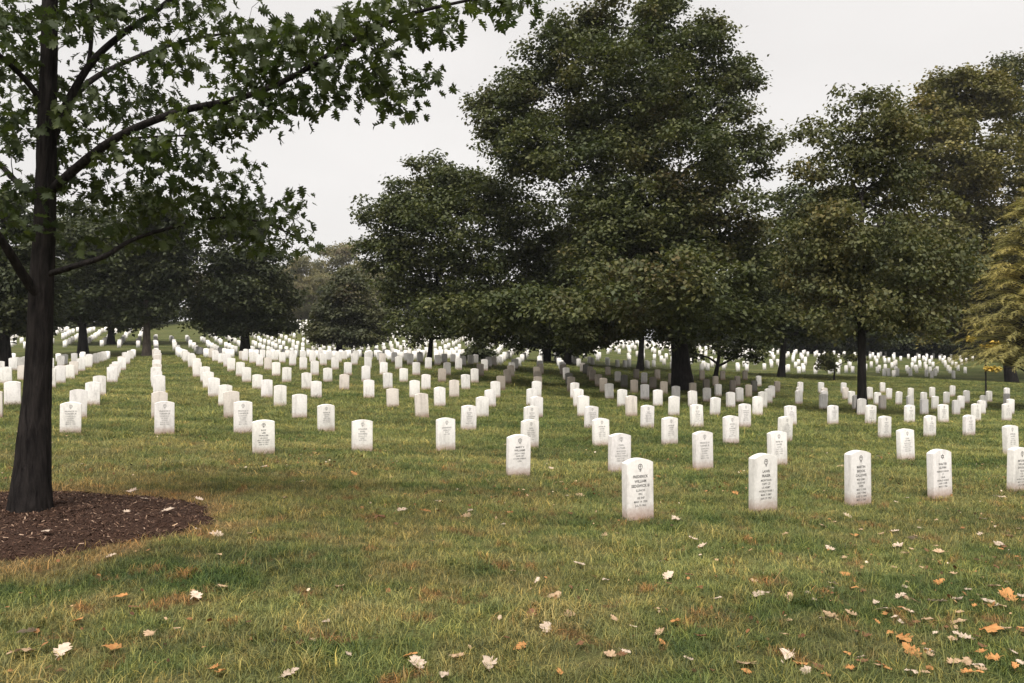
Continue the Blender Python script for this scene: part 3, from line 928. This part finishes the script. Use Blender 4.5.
    # tall trees turning yellow behind it
    spec = [(918, 128, 28, 38), (950, 104, 28, 30), (984, 96, 24, 28), (960, 165, 48, 46, -1), (1000, 185, 46, 54), (930, 215, 40, 46), (985, 258, 50, 46, -2), (935, 290, 44, 40), (975, 320, 40, 24)]
    make_tree('tall_tree', 'tall yellow-green tree behind the open-crowned tree', 'tree', (ray(1012, 370, 60)[0], 60, None), ray(965, 130, 60), .35, .08,
              blobs_px(spec, 60), 1300, 24, .27, .46, yell, bark, None, .14, .55, 80)
    spec = [(1016, 76, 20, 30), (1008, 100, 18, 26), (1030, 64, 22, 24), (1040, 110, 40, 50), (1030, 190, 45, 55), (1070, 150, 45, 70), (1050, 280, 60, 60)]
    make_tree('tall_tree', 'tall dark tree cut off by the right edge above the golden conifer', 'tree', (ray(1045, 370, 66)[0], 66, None), ray(1040, 90, 66), .35, .08,
              blobs_px(spec, 66), 520, 24, .28, .5, open_, bark, None, .14, .55, 60)
    # golden feathery conifer at the right edge
    make_conifer(gold, bark)
    # small trees standing among the stones
    b5 = ray(986, 391, 40)
    make_tree('sapling', 'small sapling with amber leaves in front of the dark wood', 'sapling', (b5[0], 40, None), ray(985, 340, 40), .05, .02,
              blobs_px([(970, 340, 6, 2.5), (978, 343, 5, 2), (990, 347, 6, 3), (997, 344, 4, 2), (992, 369, 7, 3)], 40), 34, 12, .13, .10, amber, bark, None, .025, .6, 20)
    b5 = ray(834, 381, 50)
    make_tree('sapling', 'little green sapling with a flat crown beside the straight trunk', 'sapling', (b5[0], 50, None), ray(835, 362, 50), .06, .03,
              blobs_px([(828, 362, 14, 7), (848, 362, 14, 7), (838, 358, 12, 5)], 50), 30, 20, .17, .22, open_, bark, None, .03, .6, 20)
    b5 = ray(715, 381, 46)
    make_tree('flowering_tree', 'low many-stemmed tree with arching bare limbs right of the thick trunk', 'tree', (b5[0], 46, None), ray(720, 350, 46), .13, .08,
              blobs_px([(690, 352, 12, 7), (706, 345, 18, 10), (735, 345, 20, 10), (756, 352, 16, 8), (722, 334, 26, 9)], 46), 70, 22, .2, .30, maple, bark, None, .09, .6, 30)
    b5 = ray(479, 366, 53)
    make_tree('shrub', 'dark cone-shaped shrub standing among far headstones', 'shrub', (b5[0], 53, None), ray(479, 345, 53), .08, .03,
              blobs_px([(479, 357, 13, 9), (479, 347, 9, 8), (480, 352, 11, 8)], 53), 90, 26, .2, .24, dark, bark, None, .05, .6, 0)
    # left middle distance
    spec = [(246, 298, 45, 32), (246, 260, 38, 32), (218, 314, 22, 16), (274, 310, 22, 16), (246, 324, 44, 9), (240, 228, 28, 24)]
    b6 = ray(245, 356, 60)
    make_tree('round_tree', 'dark round-crowned tree with a short trunk below the hill', 'tree', (b6[0], 60, None), ray(246, 260, 60), .34, .12,
              blobs_px(spec, 60), 640, 26, .27, .5, dark, bark, None, .13, .65, 0)
    spec = [(347, 298, 22, 18), (347, 317, 33, 18), (347, 334, 38, 9), (330, 327, 20, 12), (366, 325, 22, 14), (350, 281, 12, 9)]
    b7 = ray(338, 354, 68)
    make_tree('round_tree', 'dark cone-shaped broad tree with a brownish top in front of the far woods', 'tree', (b7[0], 68, None), ray(346, 300, 68), .26, .1,
              blobs_px(spec, 68), 520, 26, .28, .5, leaf_mat('dull_leaves', (.026, .032, .017), (.048, .054, .027), (.085, .082, .042), (.13, .08, .045), .8, .3), bark, None, .12, .65, 0)
    spec = [(150, 235, 40, 36), (128, 275, 34, 26), (168, 272, 24, 26), (112, 300, 24, 14), (128, 318, 20, 8), (100, 250, 30, 30), (172, 302, 12, 12)]
    b8 = ray(147, 357, 57)
    make_tree('lawn_tree', 'dark tree with pale patched trunk heading a column of stones', 'tree', (b8[0], 57, None), ray(146, 275, 57), .27, .14,
              blobs_px(spec, 57), 620, 26, .28, .5, dark, bark2, None, .14, .62, 60)
    spec = [(80, 248, 40, 38), (60, 290, 32, 22), (96, 292, 26, 18), (44, 268, 30, 34), (84, 310, 20, 9), (58, 314, 14, 8)]
    b8 = ray(83, 354, 59)
    make_tree('lawn_tree', 'dark tree right of the foreground trunk, its own trunk flared', 'tree', (b8[0], 59, None), ray(82, 280, 59), .33, .15,
              blobs_px(spec, 59), 520, 26, .28, .5, dark, bark, None, .14, .62, 40)
    b8 = ray(111, 345, 76)
    make_tree('lawn_tree', 'dark tree further back between two nearer trees on the left', 'tree', (b8[0], 76, None), ray(112, 290, 76), .30, .15,
              blobs_px([(112, 270, 46, 50), (140, 300, 40, 26), (90, 300, 34, 22)], 76), 380, 26, .34, .6, dark, bark, None, .14, .62, 0)
    spec = [(10, 235, 40, 40), (-10, 290, 46, 40), (28, 290, 30, 30), (15, 318, 34, 12)]
    b8 = ray(3, 371, 40)
    make_tree('lawn_tree', 'dark tree at the left edge behind the foreground trunk', 'tree', (b8[0], 40, None), ray(4, 220, 40), .34, .12,
              blobs_px(spec, 40), 480, 26, .22, .4, dark, bark, None, .12, .62, 40)
    # far wooded rim: two kinds, copied
    def proto(name, label, H, W, lm, loc, seed_blobs):
        bl = [(0 + a * W, b * W, H * h, W * rw, W * rw, H * rh) for a, b, h, rw, rh in seed_blobs]
        root = make_tree(name, label, 'tree', (0, 0, 0.0), (0, 0, H * .7), .3, .1, bl, 420, 20, .42, .75, lm, bark, 'trees along the far wooded rim', .15, .62, 0)
        root.location = loc
        return root
    SB = [(0, 0, .62, .42, .30), (.28, .1, .5, .34, .22), (-.3, -.05, .48, .34, .22), (.05, -.25, .42, .36, .24), (-.05, .2, .78, .28, .18), (.1, 0, .22, .5, .18), (-.2, -.2, .16, .42, .12)]
    def at(px, d, dz=0):
        x = (px - 512) / F * d; return (x, d, gz(x, d) + dz)
    pd = proto('rim_tree', '', 14, 11, dark, (0, 0, 0), SB)
    pb = proto('rim_tree', '', 14, 10, brown, (0, 0, 0), SB)
    # px of the trunk, distance, height in px above foot, kind, label
    # (px, distance, py of the top, kind)
    rim = [(786, 106, 262, 'd'), (815, 104, 255, 'd'), (843, 108, 240, 'd'), (872, 104, 262, 'd'), (900, 108, 238, 'd'), (930, 104, 250, 'd'), (958, 107, 230, 'd'), (988, 105, 250, 'd'), (1018, 107, 240, 'd'), (1048, 105, 240, 'd'),
           (800, 118, 240, 'd'), (858, 120, 235, 'd'), (916, 119, 230, 'd'), (974, 119, 225, 'd'),
           (301, 165, 252, 'b'), (321, 178, 270, 'b'), (283, 180, 262, 'b'), (364, 150, 256, 'b'), (338, 190, 238, 'b'), (386, 168, 264, 'b'), (293, 152, 280, 'b'), (313, 156, 272, 'b'), (331, 152, 284, 'd'), (350, 160, 262, 'b'), (274, 158, 276, 'd'),
           (420, 150, 280, 'd'), (460, 144, 284, 'd'), (505, 150, 280, 'd'), (548, 142, 284, 'd'), (590, 148, 282, 'd'), (628, 132, 284, 'd'), (664, 138, 278, 'd'), (698, 130, 284, 'd'), (730, 136, 276, 'd'), (760, 130, 280, 'd'),
           (12, 128, 262, 'd'), (40, 134, 268, 'd'), (68, 128, 258, 'd'), (98, 136, 266, 'd'), (128, 128, 262, 'd'), (158, 138, 266, 'd'), (200, 150, 270, 'b'), (-20, 130, 250, 'd'),
           (228, 160, 262, 'd'), (256, 170, 266, 'b')]
    ORDN = ['first', 'second', 'third', 'fourth', 'fifth', 'sixth', 'seventh', 'eighth', 'ninth', 'tenth', 'eleventh', 'twelfth', 'thirteenth', 'fourteenth']
    sides = {'r': [q for q in rim if q[0] > 775], 'c': [q for q in rim if 400 < q[0] <= 775], 'm': [q for q in rim if 270 < q[0] <= 400], 'l': [q for q in rim if q[0] <= 270]}
    txt = {'r': 'in the dark wood beyond the right-hand stones', 'm': 'on the far hill behind the cone-shaped tree', 'l': 'on the far rim at left', 'c': 'seen beneath the big crowns'}
    used = {'d': False, 'b': False}
    for key, qs in sides.items():
        for i, (px, d, ptop, k) in enumerate(sorted(qs)):
            p = pd if k == 'd' else pb
            hp = to_px(at(px, d))[1] - ptop
            s = hp / F * d / 13.6
            lab = '%s distant tree, %s from the left %s' % ('dark green' if k == 'd' else 'brownish olive', ORDN[i], txt[key])
            sx = s * (random.uniform(.62, .82) if key == 'm' else random.uniform(.85, 1.15))
            if not used[k]:
                used[k] = True
                p.location = at(px, d); p.scale = (sx, sx, s); p.rotation_euler = (0, 0, random.uniform(0, 6)); p['label'] = lab
            else:
                copy_tree(p, at(px, d), random.uniform(0, 6.28), (sx, sx, s), lab)


def build_front_tree():
    """the near tree at the left: trunk, four big limbs, twigs and lobed leaves one can tell apart"""
    bark = bark_mat('front_bark', (.009, .008, .008), (.034, .029, .027), 24)
    leaf = leaf_mat('front_leaves', (.013, .021, .010), (.028, .040, .014), (.062, .076, .023), None, 0, 1.3, .34, .62)
    D = 7.3
    bx, by = hit(28, 508)
    by = 7.25; bx = (28 - 512) / F * by
    root = bpy.data.objects.new('lobed_leaf_tree', None); COL.objects.link(root)
    base = np.array([bx, by, gz(bx, by) + .06]); root.location = base
    tag(root, 'nearest tree, dark trunk rising from the mulch bed with limbs overhead', 'tree')
    P = lambda px, py, off=0.0: ray(px, py, D + off)
    nodes = []
    def limb(name, pts, r0, r1, parent, sides=9, mat=bark, flare=0):
        pts = np.array(pts, float)
        n = 5 * (len(pts) - 1) + 1
        t = np.linspace(0, len(pts) - 1, n); i = np.minimum(t.astype(int), len(pts) - 2); u = (t - i)[:, None]
        p0 = pts[np.maximum(i - 1, 0)]; p1 = pts[i]; p2 = pts[i + 1]; p3 = pts[np.minimum(i + 2, len(pts) - 1)]
        q = .5 * (2 * p1 + (p2 - p0) * u + (2 * p0 - 5 * p1 + 4 * p2 - p3) * u ** 2 + (3 * p1 - p0 - 3 * p2 + p3) * u ** 3)
        s = np.linspace(0, 1, n)
        r = r0 + (r1 - r0) * s
        if flare: r = r * (1 + flare * np.exp(-s * 17))
        mb = MB(); mb.tube(q, r, sides, .03 if sides > 9 else 0.02)
        mb.v = [v - base for v in mb.v]
        o = link(name, mb.mesh(name, mat), parent)
        nodes.extend([(p, rr) for p, rr in zip(q[3:], r[3:])])
        return o
    trunk = limb('trunk', [base - np.array([0, 0, .25]), P(34, 440), P(38, 380), P(41, 300), P(44, 240), P(46, 180), P(47, 120), P(49, 60), P(50, 0), P(52, -70), P(56, -150, .1), P(58, -230)], .126, .043, root, 18, bark, .95)
    limb('branch', [P(52, 190), P(80, 165, -.2), P(110, 142, -.4), P(140, 126, -.5), P(185, 110, -.6), P(240, 98, -.7), P(290, 78, -.8), P(345, 45, -.8), P(400, 18, -.8), P(460, 2, -.7), P(520, -8, -.6)], .044, .009, trunk)
    limb('branch', [P(50, 140), P(66, 105, .15), P(92, 62, .3), P(125, 32, .4), P(160, 8, .5), P(200, -30, .7), P(240, -80, .9)], .042, .016, trunk)
    limb('branch', [P(45, 275), P(75, 266, -.1), P(105, 256, .0), P(132, 240, .2), P(170, 228, .5), P(215, 218, .8), P(260, 222, 1.0), P(300, 238, 1.1)], .030, .007, trunk)
    limb('branch', [P(42, 300), P(25, 278, -.2), P(0, 238, -.5), P(-40, 190, -.9), P(-90, 150, -1.3)], .050, .02, trunk)
    limb('branch', [P(47, 110), P(30, 85, -.1), P(5, 60, -.3), P(-40, 20, -.6)], .035, .015, trunk)
    limb('branch', [P(88, 68, .3), P(92, 30, .4), P(90, -20, .5)], .022, .012, trunk)
    limb('branch', [P(46, 200), P(20, 185, .6), P(-15, 150, 1.3), P(-60, 120, 2.0)], .040, .015, trunk)
    limb('branch', [P(47, 150), P(80, 90, 1.0), P(130, 60, 1.8), P(190, 40, 2.4), P(250, 30, 2.8)], .040, .012, trunk)
    limb('branch', [P(112, 140, -.4), P(150, 137, -.2), P(200, 135, -.1), P(250, 133, 0)], .014, .006, trunk)
    # leafy sprays: (px, py, spread px x, y, depth offset, count)
    sprays = [(20, 20, 40, 25, -.5, 26), (20, 75, 40, 30, .3, 24), (80, 20, 35, 22, .2, 22), (120, 12, 30, 16, .3, 16), (160, 12, 30, 12, .4, 12), (200, 14, 24, 10, .6, 9),
              (100, 82, 26, 22, .6, 16), (70, 120, 26, 20, -.2, 14), (10, 135, 26, 26, .4, 18), (118, 112, 28, 14, .2, 14), (150, 92, 26, 14, 1.0, 12), (150, 50, 20, 16, .8, 7),
              (215, 22, 20, 22, 0, 9), (185, 55, 18, 22, 0, 7), (170, 72, 14, 10, -.3, 4), (238, 50, 22, 20, -.3, 14), (262, 40, 18, 26, -.4, 13), (290, 40, 26, 20, -.6, 18), (250, 80, 30, 16, -.7, 16), (210, 118, 36, 14, -.6, 20),
              (260, 108, 30, 14, -.6, 16), (292, 100, 18, 18, -.7, 9), (310, 60, 22, 18, -.8, 12), (335, 28, 24, 18, -.9, 15), (330, 92, 22, 16, -.7, 13), (360, 80, 26, 16, -.6, 15), (372, 60, 20, 14, -.8, 10),
              (362, 18, 26, 12, -.9, 13), (400, 16, 26, 11, -.9, 15), (392, 106, 16, 7, -.7, 6), (400, 85, 22, 11, -.7, 9), (430, 30, 20, 11, -.7, 8), (425, 75, 14, 8, -.7, 5), (455, 12, 20, 10, -.7, 8), (490, 2, 20, 8, -.6, 8), (525, 6, 16, 8, -.6, 6),
              (150, 145, 34, 14, -.3, 18), (180, 160, 34, 14, .2, 16), (120, 165, 36, 14, .3, 16), (200, 140, 20, 9, -.4, 9), (75, 195, 40, 16, .3, 16), (20, 190, 30, 18, .2, 16), (20, 230, 24, 20, 0, 12),
              (150, 195, 36, 16, .5, 17), (190, 205, 34, 18, .7, 17), (230, 185, 26, 14, .9, 13), (222, 215, 28, 16, .8, 15), (250, 205, 22, 16, 1.0, 12), (245, 170, 9, 8, 1.2, 4), (280, 222, 24, 14, 1.0, 13), (300, 200, 10, 7, 1.1, 4), (305, 238, 12, 8, 1.1, 5), (265, 245, 20, 9, 1.0, 7),
              (130, 225, 30, 12, .5, 11), (170, 235, 26, 9, .5, 8), (95, 240, 20, 10, .4, 6), (60, 150, 30, 24, .8, 14), (30, 110, 30, 20, .8, 14),
              (-60, 40, 50, 60, -.8, 30), (-80, 140, 50, 50, -.8, 24), (30, -60, 70, 40, 0, 40), (130, -50, 60, 40, .4, 26), (230, -60, 60, 40, .4, 14), (60, -170, 90, 60, .2, 30)]
    mb = MB(); cl = []
    for px, py, sx, sy, off, n in sprays:
        for _ in range(n):
            cl.append(P(px + np.clip(rng.normal(0, .62), -1.25, 1.25) * sx, py + np.clip(rng.normal(0, .62), -1.25, 1.25) * sy, off + rng.normal(0, .32)))
    cl = np.array(cl)
    order = np.argsort([np.min([np.linalg.norm(p - q[0]) for q in nodes[::3]]) for p in cl])
    NP = np.array([q[0] for q in nodes]); NR = np.array([q[1] for q in nodes])
    newP = []; pos = []; eul = []; size = []
    for i in order:
        tg = cl[i]
        d = np.linalg.norm(NP - tg, axis=1)
        k = int(np.argmin(d)); a = NP[k]; L = d[k]
        if L > .05:
            m = (a + tg) / 2 + rng.normal(0, .07 * L, 3) + np.array([0, 0, .05 * L])
            r = min(NR[k] * .7, .0035 + .006 * L)
            mb.tube([a, m, tg], [r, r * .8, max(.0018, r * .5)], 5)
            NP = np.vstack([NP, m[None], tg[None]]); NR = np.concatenate([NR, [r * .9, max(.003, r * .6)]])
        nl = int(rng.integers(4, 8))
        for _ in range(nl):
            o = rng.normal(0, 1, 3) * np.array([.075, .075, .055])
            pos.append(tg + o)
            yaw = math.atan2(-o[0], o[1]) + rng.normal(0, .7)
            eul.append((-.75 + rng.normal(0, .5), rng.normal(0, .55), yaw)); size.append(rng.uniform(.055, .118))
    mb.v = [v - base for v in mb.v]
    link('twigs', mb.mesh('twigs', bark), root)
    mbl = MB()
    pos = np.array(pos); eul = np.array(eul); size = np.array(size)
    for k in range(3):
        tv, tf = lobed_leaf(4, [0, .12, -.1][k], [.1, .2, .3][k])
        s = slice(k, None, 3)
        mbl.add(*scatter(tv, tf, pos[s] - base, eul[s], size[s]))
    link('crown', mbl.mesh('crown', leaf, False), root)


# ------------------------------------------------------------------ fallen leaves
# x, y, size px, kind: w pale, t tan, o orange, b brown
FALLEN = '''27 638 20 w;21 659 28 t;63 656 24 w;112 652 20 o;79 625 16 o;120 601 18 o;223 591 16 t;326 626 12 w;290 679 20 w;220 680 16 o;214 674 14 o;46 546 17 w;132 501 12 w;144 509 8 w;126 523 9 w;168 522 13 w;198 509 11 w;198 532 8 w;111 559 10 w;216 538 15 w;219 559 10 t;285 501 11 t;264 469 9 w;300 484 9 w;83 466 8 w;134 612 14 b;196 599 18 w;354 476 9 o;390 480 8 t;406 497 7 o;437 503 6 w;425 513 13 o;402 513 14 w;380 521 14 b;397 527 9 b;470 513 8 w;467 519 13 t;504 527 8 w;559 484 11 t;551 470 7 w;580 498 11 t;567 498 6 w;571 516 9 b;604 538 10 t;676 522 12 w;658 478 6 o;579 567 14 w;512 574 10 t;537 584 10 w;594 580 8 b;606 585 12 w;669 580 15 w;554 600 17 t;530 618 15 b;569 619 14 t;547 632 19 w;520 651 18 o;410 660 17 o;417 670 25 w;488 671 25 w;457 662 18 t;659 638 15 t;676 627 14 o;445 681 14 w;841 468 9 t;878 458 8 w;735 495 9 o;792 510 9 t;826 493 7 t;847 518 10 w;907 500 7 w;896 504 7 w;1001 499 10 w;999 509 10 t;983 521 7 w;889 494 7 b;786 537 11 t;824 529 12 t;856 538 19 o;881 537 8 t;894 534 11 w;912 541 13 w;899 549 14 w;980 537 18 w;1008 539 15 t;999 547 22 w;702 549 13 w;693 542 9 w;830 552 12 w;845 561 9 t;906 557 13 t;939 555 12 t;978 563 10 t;894 570 9 t;921 571 7 t;953 578 12 t;970 576 12 o;996 571 9 b;940 586 13 o;993 591 14 t;689 579 11 b;754 585 11 t;759 599 18 w;717 603 10 w;790 602 15 t;834 589 13 w;845 578 11 o;901 601 16 w;937 605 18 w;957 604 15 w;989 607 17 w;1008 600 20 o;1021 600 12 w;959 618 11 t;885 614 18 w;851 619 14 t;830 621 21 t;876 626 9 o;785 641 11 t;857 638 15 b;960 628 19 t;962 640 17 w;991 636 24 o;904 645 20 o;911 657 20 o;981 658 13 o;992 665 19 o;881 671 13 o;849 675 13 o;789 664 26 w;800 670 18 o;807 678 14 w;744 669 28 t;931 674 11 o;912 677 16 w;714 678 10 b;972 679 22 o;968 668 14 t;630 700 20 o;300 650 12 b;150 640 14 t;250 640 12 b;340 590 12 t;700 640 14 b;610 660 14 t;580 650 10 b'''


def build_fallen():
    mats = {}
    for k, a, b in (('w', (.42, .325, .25), (.60, .49, .405)), ('t', (.36, .24, .145), (.52, .37, .25)), ('o', (.38, .165, .055), (.52, .265, .10)), ('b', (.11, .055, .03), (.20, .10, .05))):
        t = NT('fallen_' + {'w': 'pale', 't': 'tan', 'o': 'orange', 'b': 'brown'}[k])
        n = t.noise(t.objco(), 3.0, 4, .65)
        inf = t.n('ShaderNodeObjectInfo').outputs['Random']
        col = t.mix(1.0, t.ramp(n, [(.3, a), (.65, b)]), t.ramp(inf, [(0, (.82, .8, .76)), (1, (1.12, 1.08, 1.04))]), 'MULTIPLY')
        mats[k] = t.bsdf(col, .75, .25, None, .2, col)
    meshes = {k: [] for k in mats}
    for k in mats:
        for v in range(4):
            tv, tf = lobed_leaf(4, random.uniform(-.25, .25), random.uniform(.01, .07), 1.6, .9)
            tv[:, 1] -= .5
            curl = [.12, .35, -.2, .7][v]
            z = tv[:, 2] + curl * (tv[:, 1] ** 2) * .5 + .5 * curl * tv[:, 0] ** 2 + .045 * np.sin(tv[:, 0] * 8 + tv[:, 1] * 6 + v)
            tv = np.stack([tv[:, 0], tv[:, 1], z - z.min()], -1)
            # a midrib and veins are left to the fold of the faces
            me = np_mesh('fallen_leaf', tv, np.concatenate([np.array(f) for f in tf]), [len(f) for f in tf], mats[k])
            meshes[k].append(me)
    WORD = {'w': 'pale whitish', 't': 'tan', 'o': 'orange', 'b': 'dark brown'}
    items = []
    for q in FALLEN.split(';'):
        px, py, s, k = q.split(); items.append((float(px), float(py), float(s), k))
    rr = random.Random(11)
    for _ in range(60):
        py = rr.uniform(520, 680); items.append((1030 - 420 * rr.random() ** 1.5, py, rr.uniform(.45, .8) * (5 + (py - 500) * .075), rr.choice('wttob')))
    for _ in range(38):
        py = rr.uniform(590, 684); items.append((rr.uniform(800, 1024), py, rr.uniform(.45, .85) * (6 + (py - 500) * .07), rr.choice('wwttob')))
    for _ in range(22):
        py = rr.uniform(470, 680); items.append((rr.uniform(60, 660), py, rr.uniform(.45, .8) * (5 + (py - 470) * .06), rr.choice('wttobb')))
    def zone(px, py):
        x, y = hit(px, py)
        if in_mulch(x, y): return 'on the dark mulch bed'
        if py > 645: return 'along the bottom edge'
        if py > 590: return 'just above the bottom edge'
        if py > 525: return 'on grass before the front row'
        return 'among the nearest headstones'
    zs = {}
    for it in items: zs.setdefault((zone(it[0], it[1]), it[3]), []).append(it)
    for v in zs.values(): v.sort()
    NTH = ['leftmost', 'second', 'third', 'fourth', 'fifth', 'sixth', 'seventh', 'eighth', 'ninth', 'tenth', 'eleventh', 'twelfth', 'thirteenth', 'fourteenth', 'fifteenth', 'sixteenth', 'seventeenth', 'eighteenth', 'nineteenth', 'twentieth', 'twenty-first', 'twenty-second', 'twenty-third', 'twenty-fourth', 'twenty-fifth', 'twenty-sixth'] + ['%dth' % k for k in range(27, 80)]
    for (z, k), lst in zs.items():
        for i, (px, py, s, _) in enumerate(lst):
            if py > 684: continue
            x, y = hit(px, py)
            size = min(max(s / F * y * .9, .045), .125)
            lift = .022
            o = link('fallen_leaf', meshes[k][random.randrange(4)], None, (x, y, gz(x, y) + (.10 if in_mulch(x, y) else lift)))
            o.scale = (size * random.uniform(.62, 1.0), size, size * random.uniform(.7, 1.3))
            o.rotation_euler = (random.gauss(.16, .16), random.gauss(0, .2), random.uniform(0, 6.28))
            lab = '%s fallen leaf, the only one %s' % (WORD[k], z) if len(lst) == 1 else ('%s fallen leaf, leftmost such %s' % (WORD[k], z) if i == 0 else '%s fallen leaf, %s such from left %s' % (WORD[k], NTH[i], z))
            tag(o, lab, 'leaf', 'fallen leaves scattered over the grass')


def build_litter():
    """crumbs of last year's leaves worked into the turf"""
    n = 5200
    y = np.sqrt(rng.uniform(2.8 ** 2, 15 ** 2, n)); x = rng.uniform(-.62, .62, n) * 1.309 * y
    k = np.sin(x * 1.1 + 1.7 * np.sin(y * .9)) + np.sin(y * 1.6 - .7 * x) + rng.normal(0, .6, n)
    keep = (k > .35) & ~in_mulch(x, y)
    x, y = x[keep], y[keep]; n = len(x)
    tv = [(-.5, -.25, 0), (.1, -.4, .12), (.5, .05, .02), (.15, .4, .15), (-.4, .3, .05)]
    v, f, c = scatter(tv, [(0, 1, 2, 3, 4)], np.stack([x, y, ground_z(x, y) + rng.uniform(.012, .04, n)], -1),
                      np.stack([rng.normal(0, .5, n), rng.normal(0, .5, n), rng.uniform(0, 6.3, n)], -1), rng.uniform(.012, .042, n) * rng.uniform(.6, 1.3, n))
    t = NT('leaf_crumbs')
    col = t.ramp(t.island(), [(0, (.05, .026, .016)), (.4, (.17, .075, .032)), (.7, (.30, .155, .06)), (.9, (.42, .29, .17)), (1, (.55, .45, .35))])
    o = link('leaf_litter', np_mesh('leaf_litter', v, f, c, t.bsdf(col, .85, .15)))
    tag(o, 'brown and rust crumbs of leaves worked into the turf', None, None, 'stuff')


# ------------------------------------------------------------------ light, sky, camera
def build_light():
    SUN_EL, SUN_AZ = R(66), R(196)          # azimuth from +Y (the view), clockwise: high over the camera's left shoulder, behind thin cloud
    w = bpy.data.worlds.new('World'); sc.world = w; w.use_nodes = True
    t = w.node_tree; t.nodes.clear()
    N = t.nodes.new; L = t.links.new
    sky = N('ShaderNodeTexSky'); sky.sky_type = 'NISHITA'; sky.sun_disc = False
    sky.sun_elevation = SUN_EL; sky.sun_rotation = SUN_AZ; sky.air_density = 1.0; sky.dust_density = 3.0
    tc = N('ShaderNodeTexCoord')
    sep = N('ShaderNodeSeparateXYZ'); L(tc.outputs['Generated'], sep.inputs[0])
    mr = N('ShaderNodeMapRange'); mr.interpolation_type = 'SMOOTHSTEP'
    L(sep.outputs[2], mr.inputs[0]); mr.inputs[1].default_value = .30; mr.inputs[2].default_value = .95; mr.inputs[3].default_value = 1.0; mr.inputs[4].default_value = 1.0
    nz = N('ShaderNodeTexNoise'); mp = N('ShaderNodeMapping'); mp.inputs['Scale'].default_value = (1, 1, 2.6)
    L(tc.outputs['Generated'], mp.inputs[0]); L(mp.outputs[0], nz.inputs['Vector']); nz.inputs['Scale'].default_value = 1.6; nz.inputs['Detail'].default_value = 4
    nr = N('ShaderNodeMapRange'); L(nz.outputs[0], nr.inputs[0]); nr.inputs[1].default_value = .3; nr.inputs[2].default_value = .7; nr.inputs[3].default_value = .90; nr.inputs[4].default_value = 1.06
    mu = N('ShaderNodeMath'); mu.operation = 'MULTIPLY'; L(mr.outputs[0], mu.inputs[0]); L(nr.outputs[0], mu.inputs[1])
    gl = N('ShaderNodeVectorMath'); gl.operation = 'DOT_PRODUCT'; L(tc.outputs['Generated'], gl.inputs[0])
    gl.inputs[1].default_value = (math.sin(R(188)) * math.cos(R(35)), math.cos(R(188)) * math.cos(R(35)), math.sin(R(35)))   # unseen sky glow added behind the camera to brighten the stone fronts
    gr = N('ShaderNodeMapRange'); gr.interpolation_type = 'SMOOTHSTEP'; L(gl.outputs['Value'], gr.inputs[0])
    gr.inputs[1].default_value = .15; gr.inputs[2].default_value = 1.0; gr.inputs[3].default_value = 1.0; gr.inputs[4].default_value = 1.65
    m2 = N('ShaderNodeMath'); m2.operation = 'MULTIPLY'; L(mu.outputs[0], m2.inputs[0]); L(gr.outputs[0], m2.inputs[1]); mu = m2
    vm = N('ShaderNodeVectorMath'); vm.operation = 'SCALE'; vm.inputs[0].default_value = (6.10, 5.89, 5.70); L(mu.outputs[0], vm.inputs['Scale'])
    mx = N('ShaderNodeMix'); mx.data_type = 'RGBA'; mx.inputs[0].default_value = .94
    L(sky.outputs[0], mx.inputs[6]); L(vm.outputs[0], mx.inputs[7])
    bg = N('ShaderNodeBackground'); bg.inputs[1].default_value = .1; L(mx.outputs[2], bg.inputs[0])
    out = N('ShaderNodeOutputWorld'); L(bg.outputs[0], out.inputs[0])
    ld = bpy.data.lights.new('sun', 'SUN'); ld.energy = 3.7; ld.angle = R(24); ld.color = (1.0, .965, .91)
    o = bpy.data.objects.new('sun', ld); COL.objects.link(o)
    d = Vector((math.sin(SUN_AZ) * math.cos(SUN_EL), math.cos(SUN_AZ) * math.cos(SUN_EL), math.sin(SUN_EL)))
    o.rotation_euler = d.to_track_quat('Z', 'Y').to_euler()
    o.location = d * 60


def build_camera():
    cd = bpy.data.cameras.new('camera'); cd.sensor_width = 36; cd.lens = F / 1024 * 36
    cd.clip_start = .05; cd.clip_end = 3000
    o = bpy.data.objects.new('camera', cd); COL.objects.link(o)
    o.location = (0, 0, EYE); o.rotation_euler = (R(90), 0, 0)
    sc.camera = o


def build_haze():
    """thin damp air: lifts the darks of things far away a little"""
    bm = bmesh.new(); bmesh.ops.create_cube(bm, size=1)
    me = bpy.data.meshes.new('haze'); bm.to_mesh(me); bm.free()
    o = link('haze', me)
    o.scale = (2000, 3200, 80); o.location = (0, 1000, 30)
    m = bpy.data.materials.new('damp_air'); m.use_nodes = True
    t = m.node_tree; t.nodes.clear()
    v = t.nodes.new('ShaderNodeVolumePrincipled'); out = t.nodes.new('ShaderNodeOutputMaterial')
    v.inputs['Color'].default_value = (.93, .95, 1, 1); v.inputs['Density'].default_value = .0002
    t.links.new(v.outputs[0], out.inputs['Volume'])
    me.materials.append(m)
    tag(o, 'thin damp air over the cemetery', None, None, 'stuff')


build_camera()
build_light()
build_ground()
build_mulch()
build_headstones()
build_trees()
build_front_tree()
build_fallen()
build_litter()
build_grass()
build_haze()
sc.view_settings.view_transform = 'Standard'
sc.view_settings.look = 'None'
sc.view_settings.exposure = .57
sc.view_settings.gamma = 1
sc.render.engine = 'CYCLES'
sc.cycles.max_bounces = 6
sc.cycles.transparent_max_bounces = 4
